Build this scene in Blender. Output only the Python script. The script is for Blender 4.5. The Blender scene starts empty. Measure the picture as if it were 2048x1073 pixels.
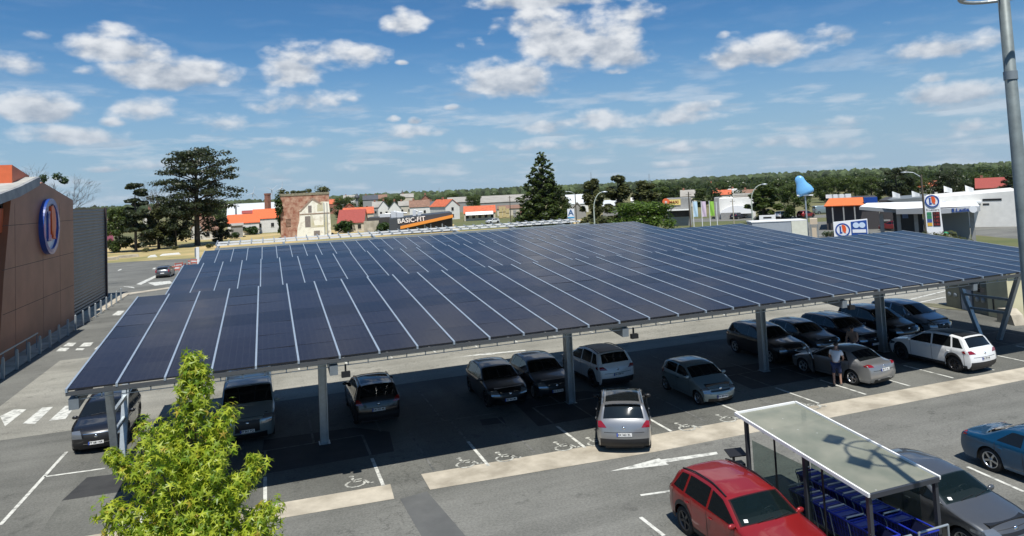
import bpy, bmesh, math, random
from mathutils import Vector, Matrix, Euler, noise
random.seed(7)
R_ = math.radians
scene = bpy.context.scene
col = scene.collection
# ------------------------------------------------------------------ camera
CAM_H = 8.9
YAW, PITCH, ROLL, FPX, YPP = R_(19.771), R_(3.2565), R_(-2.8009), 1381.55, 305.0
cyw, syw, cpt, spt = math.cos(YAW), math.sin(YAW), math.cos(PITCH), math.sin(PITCH)
CF = Vector((syw * cpt, cyw * cpt, spt)); _r = Vector((cyw, -syw, 0)); _u = _r.cross(CF)
CR = math.cos(ROLL) * _r + math.sin(ROLL) * _u
CU = -math.sin(ROLL) * _r + math.cos(ROLL) * _u
cam_data = bpy.data.cameras.new('camera'); cam = bpy.data.objects.new('camera', cam_data); col.objects.link(cam)
m3 = Matrix((CR, CU, -CF)).transposed(); cam.matrix_world = Matrix.Translation((0, 0, CAM_H)) @ m3.to_4x4()
cam_data.sensor_width = 36; cam_data.lens = FPX / 2048 * 36
cam_data.shift_y = -(536.5 - YPP) / 2048; cam_data.clip_start = .1; cam_data.clip_end = 9000
scene.camera = cam

def ray(px, py):
    return CF + CR * ((px - 1024) / FPX) + CU * ((YPP - py) / FPX)
def G(px, py, z=0.0):                     # photo pixel -> point on the level z
    d = ray(px, py); t = (z - CAM_H) / d.z
    return Vector((d.x * t, d.y * t, z))
def D(px, py, dist):                      # photo pixel -> point at a horizontal distance
    d = ray(px, py); t = dist / math.hypot(d.x, d.y)
    return Vector((d.x * t, d.y * t, CAM_H + d.z * t))
def base(px, dist, z=0.0):                # ground point under image column px at that distance
    py = 400
    for _ in range(6):
        p = D(px, py, dist)
        # move py so that z matches
        py += (p.z - z) * FPX / dist
    p = D(px, py, dist); return Vector((p.x, p.y, z))
def face_az(px, dist):                    # z rotation that turns local -Y to the camera
    p = base(px, dist); return math.atan2(-p.x, p.y)*-1*-1

# ------------------------------------------------------------------ materials
MATS = {}
def N(nt, t, **k):
    n = nt.nodes.new(t)
    for a, b in k.items():
        if a in n.inputs: n.inputs[a].default_value = b
        else: setattr(n, a, b)
    return n
def mat(name, c, rough=.6, metal=0., var=0., vscale=3., bump=0., bscale=20., coat=0., spec=.5, c2=None, emit=0., det=4., alpha=None, trans=0., island=0., stretch=None, lo=.35, hi=.65):
    if name in MATS: return MATS[name]
    m = bpy.data.materials.new(name); m.use_nodes = True; nt = m.node_tree; L = nt.links
    b = nt.nodes['Principled BSDF']
    b.inputs['Base Color'].default_value = (*c, 1); b.inputs['Roughness'].default_value = rough
    b.inputs['Metallic'].default_value = metal; b.inputs['Coat Weight'].default_value = coat
    b.inputs['Coat Roughness'].default_value = .04
    b.inputs['Specular IOR Level'].default_value = spec
    b.inputs['Transmission Weight'].default_value = trans
    if emit: b.inputs['Emission Color'].default_value = (*c, 1); b.inputs['Emission Strength'].default_value = emit
    tc = N(nt, 'ShaderNodeTexCoord'); src = tc.outputs['Object']
    if stretch:
        mp = N(nt, 'ShaderNodeMapping'); mp.inputs['Scale'].default_value = stretch; L.new(src, mp.inputs[0]); src = mp.outputs[0]
    if var or c2:
        n = N(nt, 'ShaderNodeTexNoise', Scale=vscale, Detail=det, Roughness=.6); L.new(src, n.inputs['Vector'])
        r = N(nt, 'ShaderNodeMapRange'); r.inputs['From Min'].default_value = lo; r.inputs['From Max'].default_value = hi
        L.new(n.outputs[0], r.inputs[0])
        mx = N(nt, 'ShaderNodeMix', data_type='RGBA'); L.new(r.outputs[0], mx.inputs[0])
        c1 = tuple(max(0, x * (1 - var)) for x in c); cc2 = c2 if c2 else tuple(x * (1 + var) for x in c)
        if c2: c1 = c
        mx.inputs[6].default_value = (*c1, 1); mx.inputs[7].default_value = (*cc2, 1)
        out = mx.outputs[2]
        if island:
            g = N(nt, 'ShaderNodeNewGeometry'); h = N(nt, 'ShaderNodeHueSaturation'); rr = N(nt, 'ShaderNodeMapRange')
            rr.inputs['To Min'].default_value = 1 - island; rr.inputs['To Max'].default_value = 1 + island
            L.new(g.outputs['Random Per Island'], rr.inputs[0]); L.new(rr.outputs[0], h.inputs['Value']); L.new(out, h.inputs['Color'])
            out = h.outputs[0]
        L.new(out, b.inputs['Base Color'])
    if bump:
        n2 = N(nt, 'ShaderNodeTexNoise', Scale=bscale, Detail=4.); L.new(src, n2.inputs['Vector'])
        bp = N(nt, 'ShaderNodeBump', Strength=bump, Distance=.02); L.new(n2.outputs[0], bp.inputs['Height']); L.new(bp.outputs[0], b.inputs['Normal'])
    MATS[name] = m; return m

def asph(name, c, c2, streak=(.06, .5, 1)):
    m = mat(name, c, .9, c2=c2, vscale=.22, det=10, bump=.35, bscale=70); nt = m.node_tree; L = nt.links
    b = nt.nodes['Principled BSDF']; src = b.inputs['Base Color'].links[0].from_socket; tc = N(nt, 'ShaderNodeTexCoord'); O = tc.outputs['Object']
    def mul(src, fac, lo, hi, a=.4, z=.6):
        r = N(nt, 'ShaderNodeMapRange'); r.inputs['From Min'].default_value = a; r.inputs['From Max'].default_value = z; r.inputs['To Min'].default_value = lo; r.inputs['To Max'].default_value = hi; L.new(fac, r.inputs[0])
        x = N(nt, 'ShaderNodeMix', data_type='RGBA', blend_type='MULTIPLY'); x.inputs[0].default_value = 1; L.new(src, x.inputs[6]); L.new(r.outputs[0], x.inputs[7]); return x.outputs[2]
    def nz(sc, det, st=None, rough=.6):
        n = N(nt, 'ShaderNodeTexNoise', Scale=sc, Detail=det, Roughness=rough)
        if st: mp = N(nt, 'ShaderNodeMapping'); mp.inputs['Scale'].default_value = st; L.new(O, mp.inputs[0]); L.new(mp.outputs[0], n.inputs['Vector'])
        else: L.new(O, n.inputs['Vector'])
        return n.outputs[0]
    src = mul(src, nz(1, 9, streak), .86, 1.12)
    src = mul(src, nz(14, 6, None, .8), .80, 1.2)
    src = mul(src, nz(1.1, 4), 1.0, .66, .60, .72)          # stains
    v = N(nt, 'ShaderNodeTexVoronoi', feature='DISTANCE_TO_EDGE', Scale=.16); w_ = N(nt, 'ShaderNodeMix', data_type='RGBA'); w_.inputs[0].default_value = .06
    nn = N(nt, 'ShaderNodeTexNoise', Scale=1.2, Detail=6.); L.new(O, nn.inputs['Vector']); L.new(O, w_.inputs[6]); 
    ad = N(nt, 'ShaderNodeVectorMath', operation='MULTIPLY_ADD'); ad.inputs[1].default_value = (3, 3, 3); L.new(nn.outputs['Color'], ad.inputs[0]); L.new(O, ad.inputs[2]); L.new(ad.outputs[0], v.inputs['Vector'])
    src = mul(src, v.outputs['Distance'], .62, 1.0, .0, .006)  # cracks
    L.new(src, b.inputs['Base Color']); return m
# ------------------------------------------------------------------ mesh builder
class MB:
    def __init__(s): s.v = []; s.f = []; s.m = []; s.s = []
    def add(s, vs, fs, mi=0, sm=False):
        o = len(s.v); s.v += [Vector(v) for v in vs]
        for f in fs: s.f.append([i + o for i in f]); s.m.append(mi); s.s.append(sm)
        return s
    def box(s, c, d, rz=0., mi=0, M=None):
        x, y, z = [a / 2 for a in d]
        vs = [Vector((i * x, j * y, k * z)) for k in (-1, 1) for j in (-1, 1) for i in (-1, 1)]
        rot = M if M else Matrix.Rotation(rz, 3, 'Z')
        vs = [rot @ v + Vector(c) for v in vs]
        return s.add(vs, [(0, 2, 3, 1), (4, 5, 7, 6), (0, 1, 5, 4), (2, 6, 7, 3), (0, 4, 6, 2), (1, 3, 7, 5)], mi)
    def bb(s, a, b, mi=0):
        c = [(a[i] + b[i]) / 2 for i in range(3)]; d = [abs(b[i] - a[i]) for i in range(3)]
        return s.box(c, d, mi=mi)
    def beam(s, p0, p1, w, h, mi=0):
        p0 = Vector(p0); p1 = Vector(p1); d = p1 - p0; ln = d.length
        q = d.to_track_quat('X', 'Z').to_matrix()
        return s.box((p0 + p1) / 2, (ln, w, h), M=q, mi=mi)
    def tube(s, p0, p1, r0, r1=None, n=8, mi=0, cap=True, sm=True):
        if r1 is None: r1 = r0
        p0 = Vector(p0); p1 = Vector(p1); q = (p1 - p0).to_track_quat('Z', 'Y').to_matrix()
        vs = []
        for p, r in ((p0, r0), (p1, r1)):
            for k in range(n):
                a = 2 * math.pi * k / n; vs.append(p + q @ Vector((r * math.cos(a), r * math.sin(a), 0)))
        s.add(vs, [(k, (k + 1) % n, n + (k + 1) % n, n + k) for k in range(n)], mi, sm)
        if cap: s.add(vs[:n], [tuple(reversed(range(n)))], mi); s.add(vs[n:], [tuple(range(n))], mi)
        return s
    def path(s, pts, r, n=6, mi=0):
        for a, b in zip(pts, pts[1:]): s.tube(a, b, r, r, n, mi)
        return s
    def lathe(s, prof, c=(0, 0, 0), axis='Z', n=16, mi=0, sm=True):
        rot = {'Z': Matrix.Identity(3), 'Y': Matrix.Rotation(-math.pi / 2, 3, 'X'), 'X': Matrix.Rotation(math.pi / 2, 3, 'Y')}[axis]
        vs = []
        for r, h in prof:
            for k in range(n):
                a = 2 * math.pi * k / n; vs.append(rot @ Vector((r * math.cos(a), r * math.sin(a), h)) + Vector(c))
        fs = []
        for i in range(len(prof) - 1):
            for k in range(n):
                a, b = i * n + k, i * n + (k + 1) % n; fs.append((a, b, b + n, a + n))
        return s.add(vs, fs, mi, sm)
    def ell(s, c, r, nu=12, nv=8, mi=0, M=None):
        vs = []; 
        for j in range(nv + 1):
            t = math.pi * j / nv
            for i in range(nu):
                a = 2 * math.pi * i / nu
                v = Vector((r[0] * math.sin(t) * math.cos(a), r[1] * math.sin(t) * math.sin(a), r[2] * math.cos(t)))
                if M: v = M @ v
                vs.append(v + Vector(c))
        fs = [(j * nu + i, (j + 1) * nu + i, (j + 1) * nu + (i + 1) % nu, j * nu + (i + 1) % nu) for j in range(nv) for i in range(nu)]
        return s.add(vs, fs, mi, True)
    def prism(s, poly, axis, a, b, mi=0, mc=None):
        # poly in the two other axes, extruded along axis from a to b
        def P(u, v, w): return {'X': (w, u, v), 'Y': (u, w, v), 'Z': (u, v, w)}[axis]
        n = len(poly); vs = [P(u, v, a) for u, v in poly] + [P(u, v, b) for u, v in poly]
        s.add(vs, [(k, (k + 1) % n, n + (k + 1) % n, n + k) for k in range(n)], mi)
        s.add(vs, [tuple(reversed(range(n))), tuple(range(n, 2 * n))], mi if mc is None else mc)
        return s
    def grid(s, P, nu, nv, mi=0, sm=True, skip=None):
        vs = [P(i / nu, j / nv) for j in range(nv + 1) for i in range(nu + 1)]
        fs = [(j * (nu + 1) + i, j * (nu + 1) + i + 1, (j + 1) * (nu + 1) + i + 1, (j + 1) * (nu + 1) + i)
              for j in range(nv) for i in range(nu) if not (skip and skip(i, j))]
        return s.add(vs, fs, mi, sm)
    def build(s, name, mats, parent=None, loc=None, weld=False, recalc=False):
        me = bpy.data.meshes.new(name); me.from_pydata([tuple(v) for v in s.v], [], s.f)
        if not isinstance(mats, (list, tuple)): mats = [mats]
        for m in mats: me.materials.append(m)
        me.polygons.foreach_set('material_index', s.m); me.polygons.foreach_set('use_smooth', s.s)
        if weld or recalc:
            bm = bmesh.new(); bm.from_mesh(me)
            if weld: bmesh.ops.remove_doubles(bm, verts=bm.verts, dist=.0008)
            if recalc: bmesh.ops.recalc_face_normals(bm, faces=bm.faces)
            bm.to_mesh(me); bm.free()
        me.update()
        o = bpy.data.objects.new(name, me); col.objects.link(o)
        if parent: o.parent = parent
        if loc: o.location = loc
        return o

def tag(o, label=None, cat=None, group=None, kind=None):
    if label: o['label'] = label
    if cat: o['category'] = cat
    if group: o['group'] = group
    if kind: o['kind'] = kind
    return o
def empty(name, loc=(0, 0, 0), rz=0., label=None, cat=None, group=None):
    o = bpy.data.objects.new(name, None); col.objects.link(o); o.location = loc; o.rotation_euler = (0, 0, rz)
    o.empty_display_size = .3
    return tag(o, label, cat, group)
def struct(name, mb, m, **k): return tag(mb.build(name, m, **k), kind='structure')
def dup(root, loc=None, rz=None, label=None, group=None, scale=None):
    def cp(o, par):
        c = o.copy(); col.objects.link(c); c.parent = par
        for ch in list(o.children): cp(ch, c)
        return c
    r = cp(root, None)
    if loc is not None: r.location = loc
    if rz is not None: r.rotation_euler = (0, 0, rz)
    if label: r['label'] = label
    if group: r['group'] = group
    if scale is not None: r.scale = scale if isinstance(scale, (tuple, list)) else (scale,) * 3
    return r
def text_obj(name, txt, size, ext, m, parent, loc, rot, bold=.0):
    cu = bpy.data.curves.new(name, 'FONT'); cu.body = txt; cu.size = size; cu.extrude = ext; cu.offset = bold
    cu.align_x = 'CENTER'; cu.align_y = 'CENTER'; cu.resolution_u = 3
    t = bpy.data.objects.new('tmp', cu); col.objects.link(t)
    bpy.context.view_layer.update()
    me = bpy.data.meshes.new_from_object(t.evaluated_get(bpy.context.evaluated_depsgraph_get()))
    bpy.data.objects.remove(t); me.materials.clear(); me.materials.append(m)
    o = bpy.data.objects.new(name, me); col.objects.link(o); o.parent = parent; o.location = loc; o.rotation_euler = rot
    return o

# ------------------------------------------------------------------ common materials
M_white = mat('white_paint', (.78, .78, .76), .5, var=.04)
M_line = mat('road_marking_paint', (.58, .58, .53), .8, c2=(.22, .22, .20), vscale=3.5, det=10, lo=.46, hi=.66)
M_worn = mat('worn_symbol_paint', (.48, .48, .43), .85, c2=(.16, .16, .145), vscale=5, det=10, lo=.44, hi=.60)
M_galv = mat('galvanised_steel', (.40, .44, .46), .45, .6, var=.08, vscale=6, bump=.1)
M_steel = mat('grey_painted_steel', (.22, .25, .27), .5, .3, var=.08)
M_alu = mat('aluminium_rail', (.62, .68, .74), .32, .55, var=.03)
M_dark = mat('dark_trim', (.02, .02, .022), .6)
M_black = mat('black_plastic', (.012, .012, .013), .45)
M_rub = mat('tyre_rubber', (.018, .018, .018), .85)
M_chrome = mat('chrome', (.75, .75, .76), .12, 1.)
M_rim = mat('alloy_rim', (.5, .51, .52), .28, .9)
M_rimd = mat('dark_alloy_rim', (.06, .06, .065), .3, .7)
M_glass = mat('car_glass', (.008, .010, .011), .04, 0, spec=.6)
M_lamp = mat('headlamp_lens', (.26, .28, .30), .08, .6, coat=1.)
M_red = mat('tail_lamp_lens', (.22, .006, .010), .12, 0, coat=1.)
M_amber = mat('amber_lens', (.7, .22, .02), .15)
M_plate = mat('number_plate', (.74, .74, .72), .5)
M_plateb = mat('plate_blue_band', (.02, .07, .4), .5)
M_ink = mat('black_ink', (.01, .01, .01), .6)
M_conc = mat('pale_concrete', (.30, .265, .205), .85, c2=(.50, .45, .36), vscale=.9, det=9, bump=.2)

def win_glass(name, tint, alpha):
    if name in MATS: return MATS[name]
    m = bpy.data.materials.new(name); m.use_nodes = True; nt = m.node_tree; L = nt.links
    b = nt.nodes['Principled BSDF']; b.inputs['Base Color'].default_value = (*tint, 1); b.inputs['Roughness'].default_value = .04
    t = N(nt, 'ShaderNodeBsdfTransparent'); t.inputs[0].default_value = (.75, .82, .80, 1)
    mx = N(nt, 'ShaderNodeMixShader'); mx.inputs[0].default_value = alpha
    L.new(t.outputs[0], mx.inputs[1]); L.new(b.outputs[0], mx.inputs[2]); L.new(mx.outputs[0], nt.nodes['Material Output'].inputs[0])
    MATS[name] = m; return m
M_wind = win_glass('windscreen_glass', (.01, .02, .02), .45)
M_panel_glass = win_glass('shelter_side_glass', (.05, .07, .07), .22)
# ------------------------------------------------------------------ world, sun
SH = Vector((.12, .485))                       # ground shadow per metre of height
elev = math.atan(1 / SH.length); az_sh = math.atan2(SH.x, SH.y)
sun_dir = Vector((-SH.x, -SH.y, 1)).normalized()
sd = bpy.data.lights.new('sun', 'SUN'); sd.energy = 5.0; sd.angle = R_(.53); sd.color = (1, .965, .90)
sun = bpy.data.objects.new('sun', sd); col.objects.link(sun); sun.rotation_euler = (-sun_dir).to_track_quat('-Z', 'Y').to_euler()
sun.location = (0, 0, 60)
w = bpy.data.worlds.new('World'); scene.world = w; w.use_nodes = True; nt = w.node_tree; L = nt.links
bg = nt.nodes['Background']; bg.inputs[1].default_value = .074
sky = N(nt, 'ShaderNodeTexSky', sky_type='NISHITA', sun_disc=False, sun_elevation=elev, sun_rotation=math.atan2(sun_dir.x, sun_dir.y))
sky.air_density = 1.0; sky.dust_density = .6; sky.ozone_density = 2.2; sky.altitude = 100
def mth(op, a, b=None, c=None, clamp=False):
    n = nt.nodes.new('ShaderNodeMath'); n.operation = op; n.use_clamp = clamp
    for i, x in enumerate((a, b, c)):
        if x is None: continue
        if isinstance(x, (int, float)): n.inputs[i].default_value = x
        else: L.new(x, n.inputs[i])
    return n.outputs[0]
tc = N(nt, 'ShaderNodeTexCoord'); sep = N(nt, 'ShaderNodeSeparateXYZ'); L.new(tc.outputs['Generated'], sep.inputs[0])
X, Y, Z = sep.outputs
az = mth('ARCTAN2', X, Y); el = mth('ARCSINE', Z)
# cumulus drawn from soft masks placed at directions, torn up by noise
cv = N(nt, 'ShaderNodeCombineXYZ'); L.new(az, cv.inputs[0]); L.new(mth('MULTIPLY', el, 1.7), cv.inputs[1])
def noi(scale, det, vec, rough=.58, dist=0.):
    n = N(nt, 'ShaderNodeTexNoise', Scale=scale, Detail=det, Roughness=rough, Distortion=dist); L.new(vec, n.inputs['Vector']); return n.outputs[0]
nbig = noi(9, 7, cv.outputs[0], .52, .1); nmed = noi(30, 7, cv.outputs[0], .5)
def adir(px, py):
    d = ray(px, py).normalized(); return math.atan2(d.x, d.y), math.asin(d.z)
clouds = [  # px, py, half width px, half height px, weight
 (1100,0,230,26,1.0),(1165,95,150,85,1.25),(1010,160,150,50,1.15),(1080,50,120,40,1.0),(820,50,62,32,.95),(932,88,40,22,.8),(1290,30,55,32,.75),
 (1500,105,140,38,1.05),(1850,95,115,38,1.1),(1980,80,60,25,.6),(240,105,130,34,1.1),(350,150,165,42,1.15),(640,115,120,40,1.0),
 (590,150,80,50,.95),(600,205,110,36,.9),(90,215,110,38,1.05),(40,130,80,34,.95),(285,225,80,36,1.0),(440,250,60,26,.95),
 (160,275,130,24,.9),(1230,245,230,26,1.05),(1400,215,80,18,.8),(1880,195,130,30,1.05),(1720,240,110,18,.7),(790,268,90,17,.8),(620,285,90,14,.6),
 (1960,250,80,18,.6),(1130,290,200,14,.55),(1450,290,220,14,.5),(870,300,160,16,.5),(350,330,200,12,.45),(200,340,50,8,.7),(560,345,200,12,.35),
 (1700,60,120,24,.3),(1690,68,70,20,.35),(230,70,60,20,.6),(1870,155,30,14,.6),(1740,280,230,16,.45),
 # above and around the frame (seen in the solar panels and on paintwork)
 (75,72,35,14,.8),(170,142,34,14,.8),(190,185,26,12,.8),(228,246,34,16,.95),(100,195,24,10,.7),(785,238,17,9,.8),(830,242,15,9,.8),(1222,145,38,10,.9),(1445,73,18,9,.7),(805,126,14,6,.7),(910,215,22,7,.7),(700,200,18,8,.6),(1640,320,120,9,.5),(1340,330,90,8,.5),(1000,320,90,8,.5),(1180,-260,430,200,1.3),(880,-200,220,90,1.0),(640,-420,190,110,.9),(300,-90,200,60,.8),(1800,-160,200,60,.9),(150,-500,300,110,.8),(1500,-900,500,200,.9)]
acc = None; shade = None
for px, py, hw, hh, wt in clouds:
    a0, e0 = adir(px, py); a1, e1 = adir(px + hw, py); a2, e2 = adir(px, py - hh)
    kk = .80 if py > -60 else 1.; sw = max(abs(a1 - a0), .004) * kk; sh = max(abs(e2 - e0), .003) * (kk + .04)
    da = mth('DIVIDE', mth('SUBTRACT', az, a0), sw)
    # undo the camera roll's tilt is not needed: clouds lie level in the world
    de = mth('DIVIDE', mth('SUBTRACT', el, e0), sh)
    # flat base: steeper falloff below
    de2 = mth('MULTIPLY', mth('MAXIMUM', de, mth('MULTIPLY', de, -1.35)), 1.0)
    r2 = mth('ADD', mth('MULTIPLY', da, da), mth('MULTIPLY', de2, de2))
    g = mth('MULTIPLY', mth('SUBTRACT', 1.0, mth('MULTIPLY', r2, .55)), wt)
    g = mth('MAXIMUM', g, -1.0)
    wgt = mth('POWER', mth('MAXIMUM', mth('ADD', g, .3), 0.0), 2.0)
    if acc is None: acc = g; num = mth('MULTIPLY', de, wgt); den = mth('ADD', wgt, .001)
    else: num = mth('MULTIPLY_ADD', de, wgt, num); den = mth('ADD', wgt, den); acc = mth('SMOOTH_MAX', acc, g, .25)
shade = mth('DIVIDE', num, den)
dn = mth('ADD', acc, mth('MULTIPLY', mth('SUBTRACT', nbig, .5), 3.6))
dn = mth('ADD', dn, mth('MULTIPLY', mth('SUBTRACT', nmed, .5), 1.7))
# haze towards the horizon
hz = N(nt, 'ShaderNodeMapRange', interpolation_type='SMOOTHSTEP'); hz.inputs['From Min'].default_value = .24; hz.inputs['From Max'].default_value = -.02; hz.inputs['To Max'].default_value = .90; L.new(Z, hz.inputs[0])
hmx = N(nt, 'ShaderNodeMix', data_type='RGBA'); L.new(hz.outputs[0], hmx.inputs[0]); hmx.inputs[7].default_value = (4.3, 5.9, 7.6, 1)
cov = N(nt, 'ShaderNodeMapRange', interpolation_type='SMOOTHSTEP'); cov.inputs['From Min'].default_value = .12; cov.inputs['From Max'].default_value = 1.12; L.new(dn, cov.inputs[0])
# thin veil of far small clouds low in the sky
zz = mth('ADD', mth('MAXIMUM', Z, 0.0), .11)
pv = N(nt, 'ShaderNodeCombineXYZ'); L.new(mth('DIVIDE', X, zz), pv.inputs[0]); L.new(mth('DIVIDE', Y, zz), pv.inputs[1])
pv2 = N(nt, 'ShaderNodeCombineXYZ'); L.new(mth('MULTIPLY', az, 9), pv2.inputs[0]); L.new(mth('MULTIPLY', el, 44), pv2.inputs[1]); nf = noi(1.0, 8, pv2.outputs[0], .56)
fv = N(nt, 'ShaderNodeMapRange', interpolation_type='SMOOTHSTEP'); fv.inputs['From Min'].default_value = .47; fv.inputs['From Max'].default_value = .66; fv.inputs['To Max'].default_value = .58; L.new(nf, fv.inputs[0])
lowm = N(nt, 'ShaderNodeMapRange'); lowm.inputs['From Min'].default_value = .19; lowm.inputs['From Max'].default_value = .09; lowm.inputs['To Min'].default_value = .08; L.new(Z, lowm.inputs[0])
low = mth('MULTIPLY', fv.outputs[0], lowm.outputs[0])
cvg = mth('MAXIMUM', cov.outputs[0], low)
# cloud colour: bright tops, blue grey bases
cs = mth('ADD', mth('MULTIPLY', shade, .42), mth('MULTIPLY', mth('SUBTRACT', nmed, .5), 2.6))
cs = mth('SUBTRACT', cs, mth('MULTIPLY', mth('SUBTRACT', dn, .6), .22))
cr = N(nt, 'ShaderNodeMapRange', interpolation_type='SMOOTHSTEP'); cr.inputs['From Min'].default_value = -.75; cr.inputs['From Max'].default_value = .55; L.new(cs, cr.inputs[0])
cc = N(nt, 'ShaderNodeMix', data_type='RGBA'); L.new(cr.outputs[0], cc.inputs[0])
cc.inputs[6].default_value = (4.0, 4.7, 5.8, 1); cc.inputs[7].default_value = (9.6, 9.9, 10.3, 1)
# deepen the upper blue a little
sat = N(nt, 'ShaderNodeMix', data_type='RGBA', blend_type='MULTIPLY'); sat.inputs[0].default_value = 1; L.new(sky.outputs[0], sat.inputs[6]); sat.inputs[7].default_value = (.46, .86, 1.16, 1)
mxs = N(nt, 'ShaderNodeMix', data_type='RGBA'); L.new(cvg, mxs.inputs[0]); L.new(sat.outputs[2], hmx.inputs[6]); L.new(hmx.outputs[2], mxs.inputs[6]); hz2 = mth('MULTIPLY', hz.outputs[0], .60); cmx = N(nt, 'ShaderNodeMix', data_type='RGBA'); L.new(hz2, cmx.inputs[0]); L.new(cc.outputs[2], cmx.inputs[6]); cmx.inputs[7].default_value = (5.0, 6.2, 7.5, 1); L.new(cmx.outputs[2], mxs.inputs[7])
L.new(mxs.outputs[2], bg.inputs[0])
w.cycles.sampling_method = 'MANUAL'; w.cycles.sample_map_resolution = 512
scene.view_settings.view_transform = 'Standard'; scene.view_settings.look = 'None'; scene.view_settings.exposure = 0.22

# ------------------------------------------------------------------ ground
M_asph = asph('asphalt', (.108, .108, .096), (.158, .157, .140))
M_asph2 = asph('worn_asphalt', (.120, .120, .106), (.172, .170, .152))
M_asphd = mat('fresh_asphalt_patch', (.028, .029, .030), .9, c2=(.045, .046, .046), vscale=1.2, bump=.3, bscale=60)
M_grass = mat('dry_meadow_grass', (.52, .38, .18), .95, c2=(.20, .19, .07), vscale=.07, det=12, bump=.6, bscale=2)
M_green = mat('green_verge', (.085, .105, .035), .95, c2=(.13, .13, .05), vscale=.15, det=10, bump=.5, bscale=3)
def sheet(name, pts, z, m, sub=False):
    mb = MB(); mb.add([(p[0], p[1], z) for p in pts], [tuple(range(len(pts)))])
    return struct(name, mb, m, recalc=False)
def gpoly(*px): return [G(*p) for p in px]
# the terrain: one sheet, flat near, gently rising far away
def terr(x, y):
    d = math.hypot(x, y)
    if d < 330: return 0.
    k = min(1, (d - 330) / 1500); a = math.atan2(x, y)
    right = max(0, math.sin(a - .1)) 
    return k * k * (7 + 3 * right + 6 * noise.noise((a * 5, 0, d / 900)))
mb = MB(); rings = [0, 60, 150, 250, 330, 450, 600, 800, 1050, 1350, 1700, 2100, 2600, 3300]; na = 96
vs = [(0, 0, 0)]; fs = []
for r in rings[1:]:
    for k in range(na):
        a = 2 * math.pi * k / na; x, y = r * math.sin(a), r * math.cos(a); vs.append((x, y, terr(x, y)))
for k in range(na): fs.append((0, 1 + (k + 1) % na, 1 + k))
for i in range(len(rings) - 2):
    for k in range(na):
        a = 1 + i * na + k; b = 1 + i * na + (k + 1) % na; fs.append((a, b, b + na, a + na))
mb.add(vs, fs, 0, True); M_land = mat('meadow_land', (.085, .10, .035), .95, c2=(.20, .165, .07), vscale=.012, det=12, bump=.3, bscale=1)
struct('ground', mb, M_land)
# car park asphalt (large), dry field behind
sheet('car_park_asphalt', [(-70, -20), (90, -20), (90, 60), (75, 100), (40, 124), (-8, 132), (-70, 150)], .004, M_asph)
sheet('dry_field', [(-90, 151), (-9, 133.2), (60, 135), (95, 190), (-40, 235), (-150, 235)], .006, M_grass)
# driving lane in front of the canopy slightly lighter, aisle behind
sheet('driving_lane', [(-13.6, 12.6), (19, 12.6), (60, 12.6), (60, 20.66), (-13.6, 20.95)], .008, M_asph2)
sheet('aisle', [(-12, 33.5), (60, 33.4), (60, 49.5), (-12, 49.5)], .008, asph('sunlit_aisle_asphalt', (.20, .195, .165), (.29, .28, .24)))  # same asphalt, painted paler to carry the sunlight on the aisle
sheet('parking_bays', [(-6.2, 22.3), (60, 21.3), (60, 33.4), (-6.2, 33.5)], .009, asph('bay_asphalt', (.085, .086, .076), (.140, .140, .124), (.5, .07, 1)))  # base colour lowered a little to deepen the shade under the canopy
# pale concrete channel strips
sheet('concrete_strip', [(-6, 22.6), (3.42, 22.18), (3.35, 21.08), (-6, 21.6)], .012, M_conc)
sheet('concrete_strip', [(4.46, 22.5), (12, 22.15), (60, 21.45), (60, 20.35), (12, 20.75), (4.46, 21.22)], .012, M_conc)
sheet('concrete_strip', [(-15.1, 84.6), (-14.3, 83.0), (-10.4, 86), (-4, 88.2), (-4, 89.6), (-10.6, 87.4)], .012, M_conc)
sheet('patch', [(3.5, 21.0), (4.35, 21.15), (5.3, 12), (3.9, 12)], .012, mat('worn_patch_asphalt', (.085, .087, .085), .9, c2=(.115, .117, .112), vscale=.8, bump=.3))
# fresh asphalt around column feet
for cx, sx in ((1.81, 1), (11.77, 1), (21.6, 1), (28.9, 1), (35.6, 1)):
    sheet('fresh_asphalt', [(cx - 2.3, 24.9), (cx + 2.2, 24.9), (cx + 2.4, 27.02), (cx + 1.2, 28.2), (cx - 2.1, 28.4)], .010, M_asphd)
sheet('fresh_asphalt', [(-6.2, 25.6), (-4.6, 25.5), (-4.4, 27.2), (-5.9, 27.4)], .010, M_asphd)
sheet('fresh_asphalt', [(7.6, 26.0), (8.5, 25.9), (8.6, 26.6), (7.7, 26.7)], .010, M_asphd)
# white lines
lines = MB(); ZL = .016
def line(x0, y0, x1, y1, wd=.10, mb=None, z=ZL):
    mb = mb or lines
    d = Vector((x1 - x0, y1 - y0)); n = Vector((-d.y, d.x)).normalized() * wd / 2
    mb.add([(x0 - n.x, y0 - n.y, z), (x1 - n.x, y1 - n.y, z), (x1 + n.x, y1 + n.y, z), (x0 + n.x, y0 + n.y, z)], [(0, 1, 2, 3)])
xs_near = [-3.6, -.25, 3.2, 6.62, 10.1, 13.53, 16.92, 20.25, 22.66, 25.06, 27.53, 30.03, 32.5, 35.0, 37.4, 40, 42.5, 45]
fad = MB()  # worn lines under the canopy, its shade also painted into their dim grey
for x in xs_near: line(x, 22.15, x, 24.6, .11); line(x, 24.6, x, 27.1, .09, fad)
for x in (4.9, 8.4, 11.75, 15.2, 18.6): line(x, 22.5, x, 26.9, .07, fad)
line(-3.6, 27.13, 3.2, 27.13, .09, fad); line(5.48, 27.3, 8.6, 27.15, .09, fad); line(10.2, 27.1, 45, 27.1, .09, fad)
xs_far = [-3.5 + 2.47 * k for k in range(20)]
for x in xs_far: line(x, 27.15, x, 32.0, .08, fad)
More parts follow.
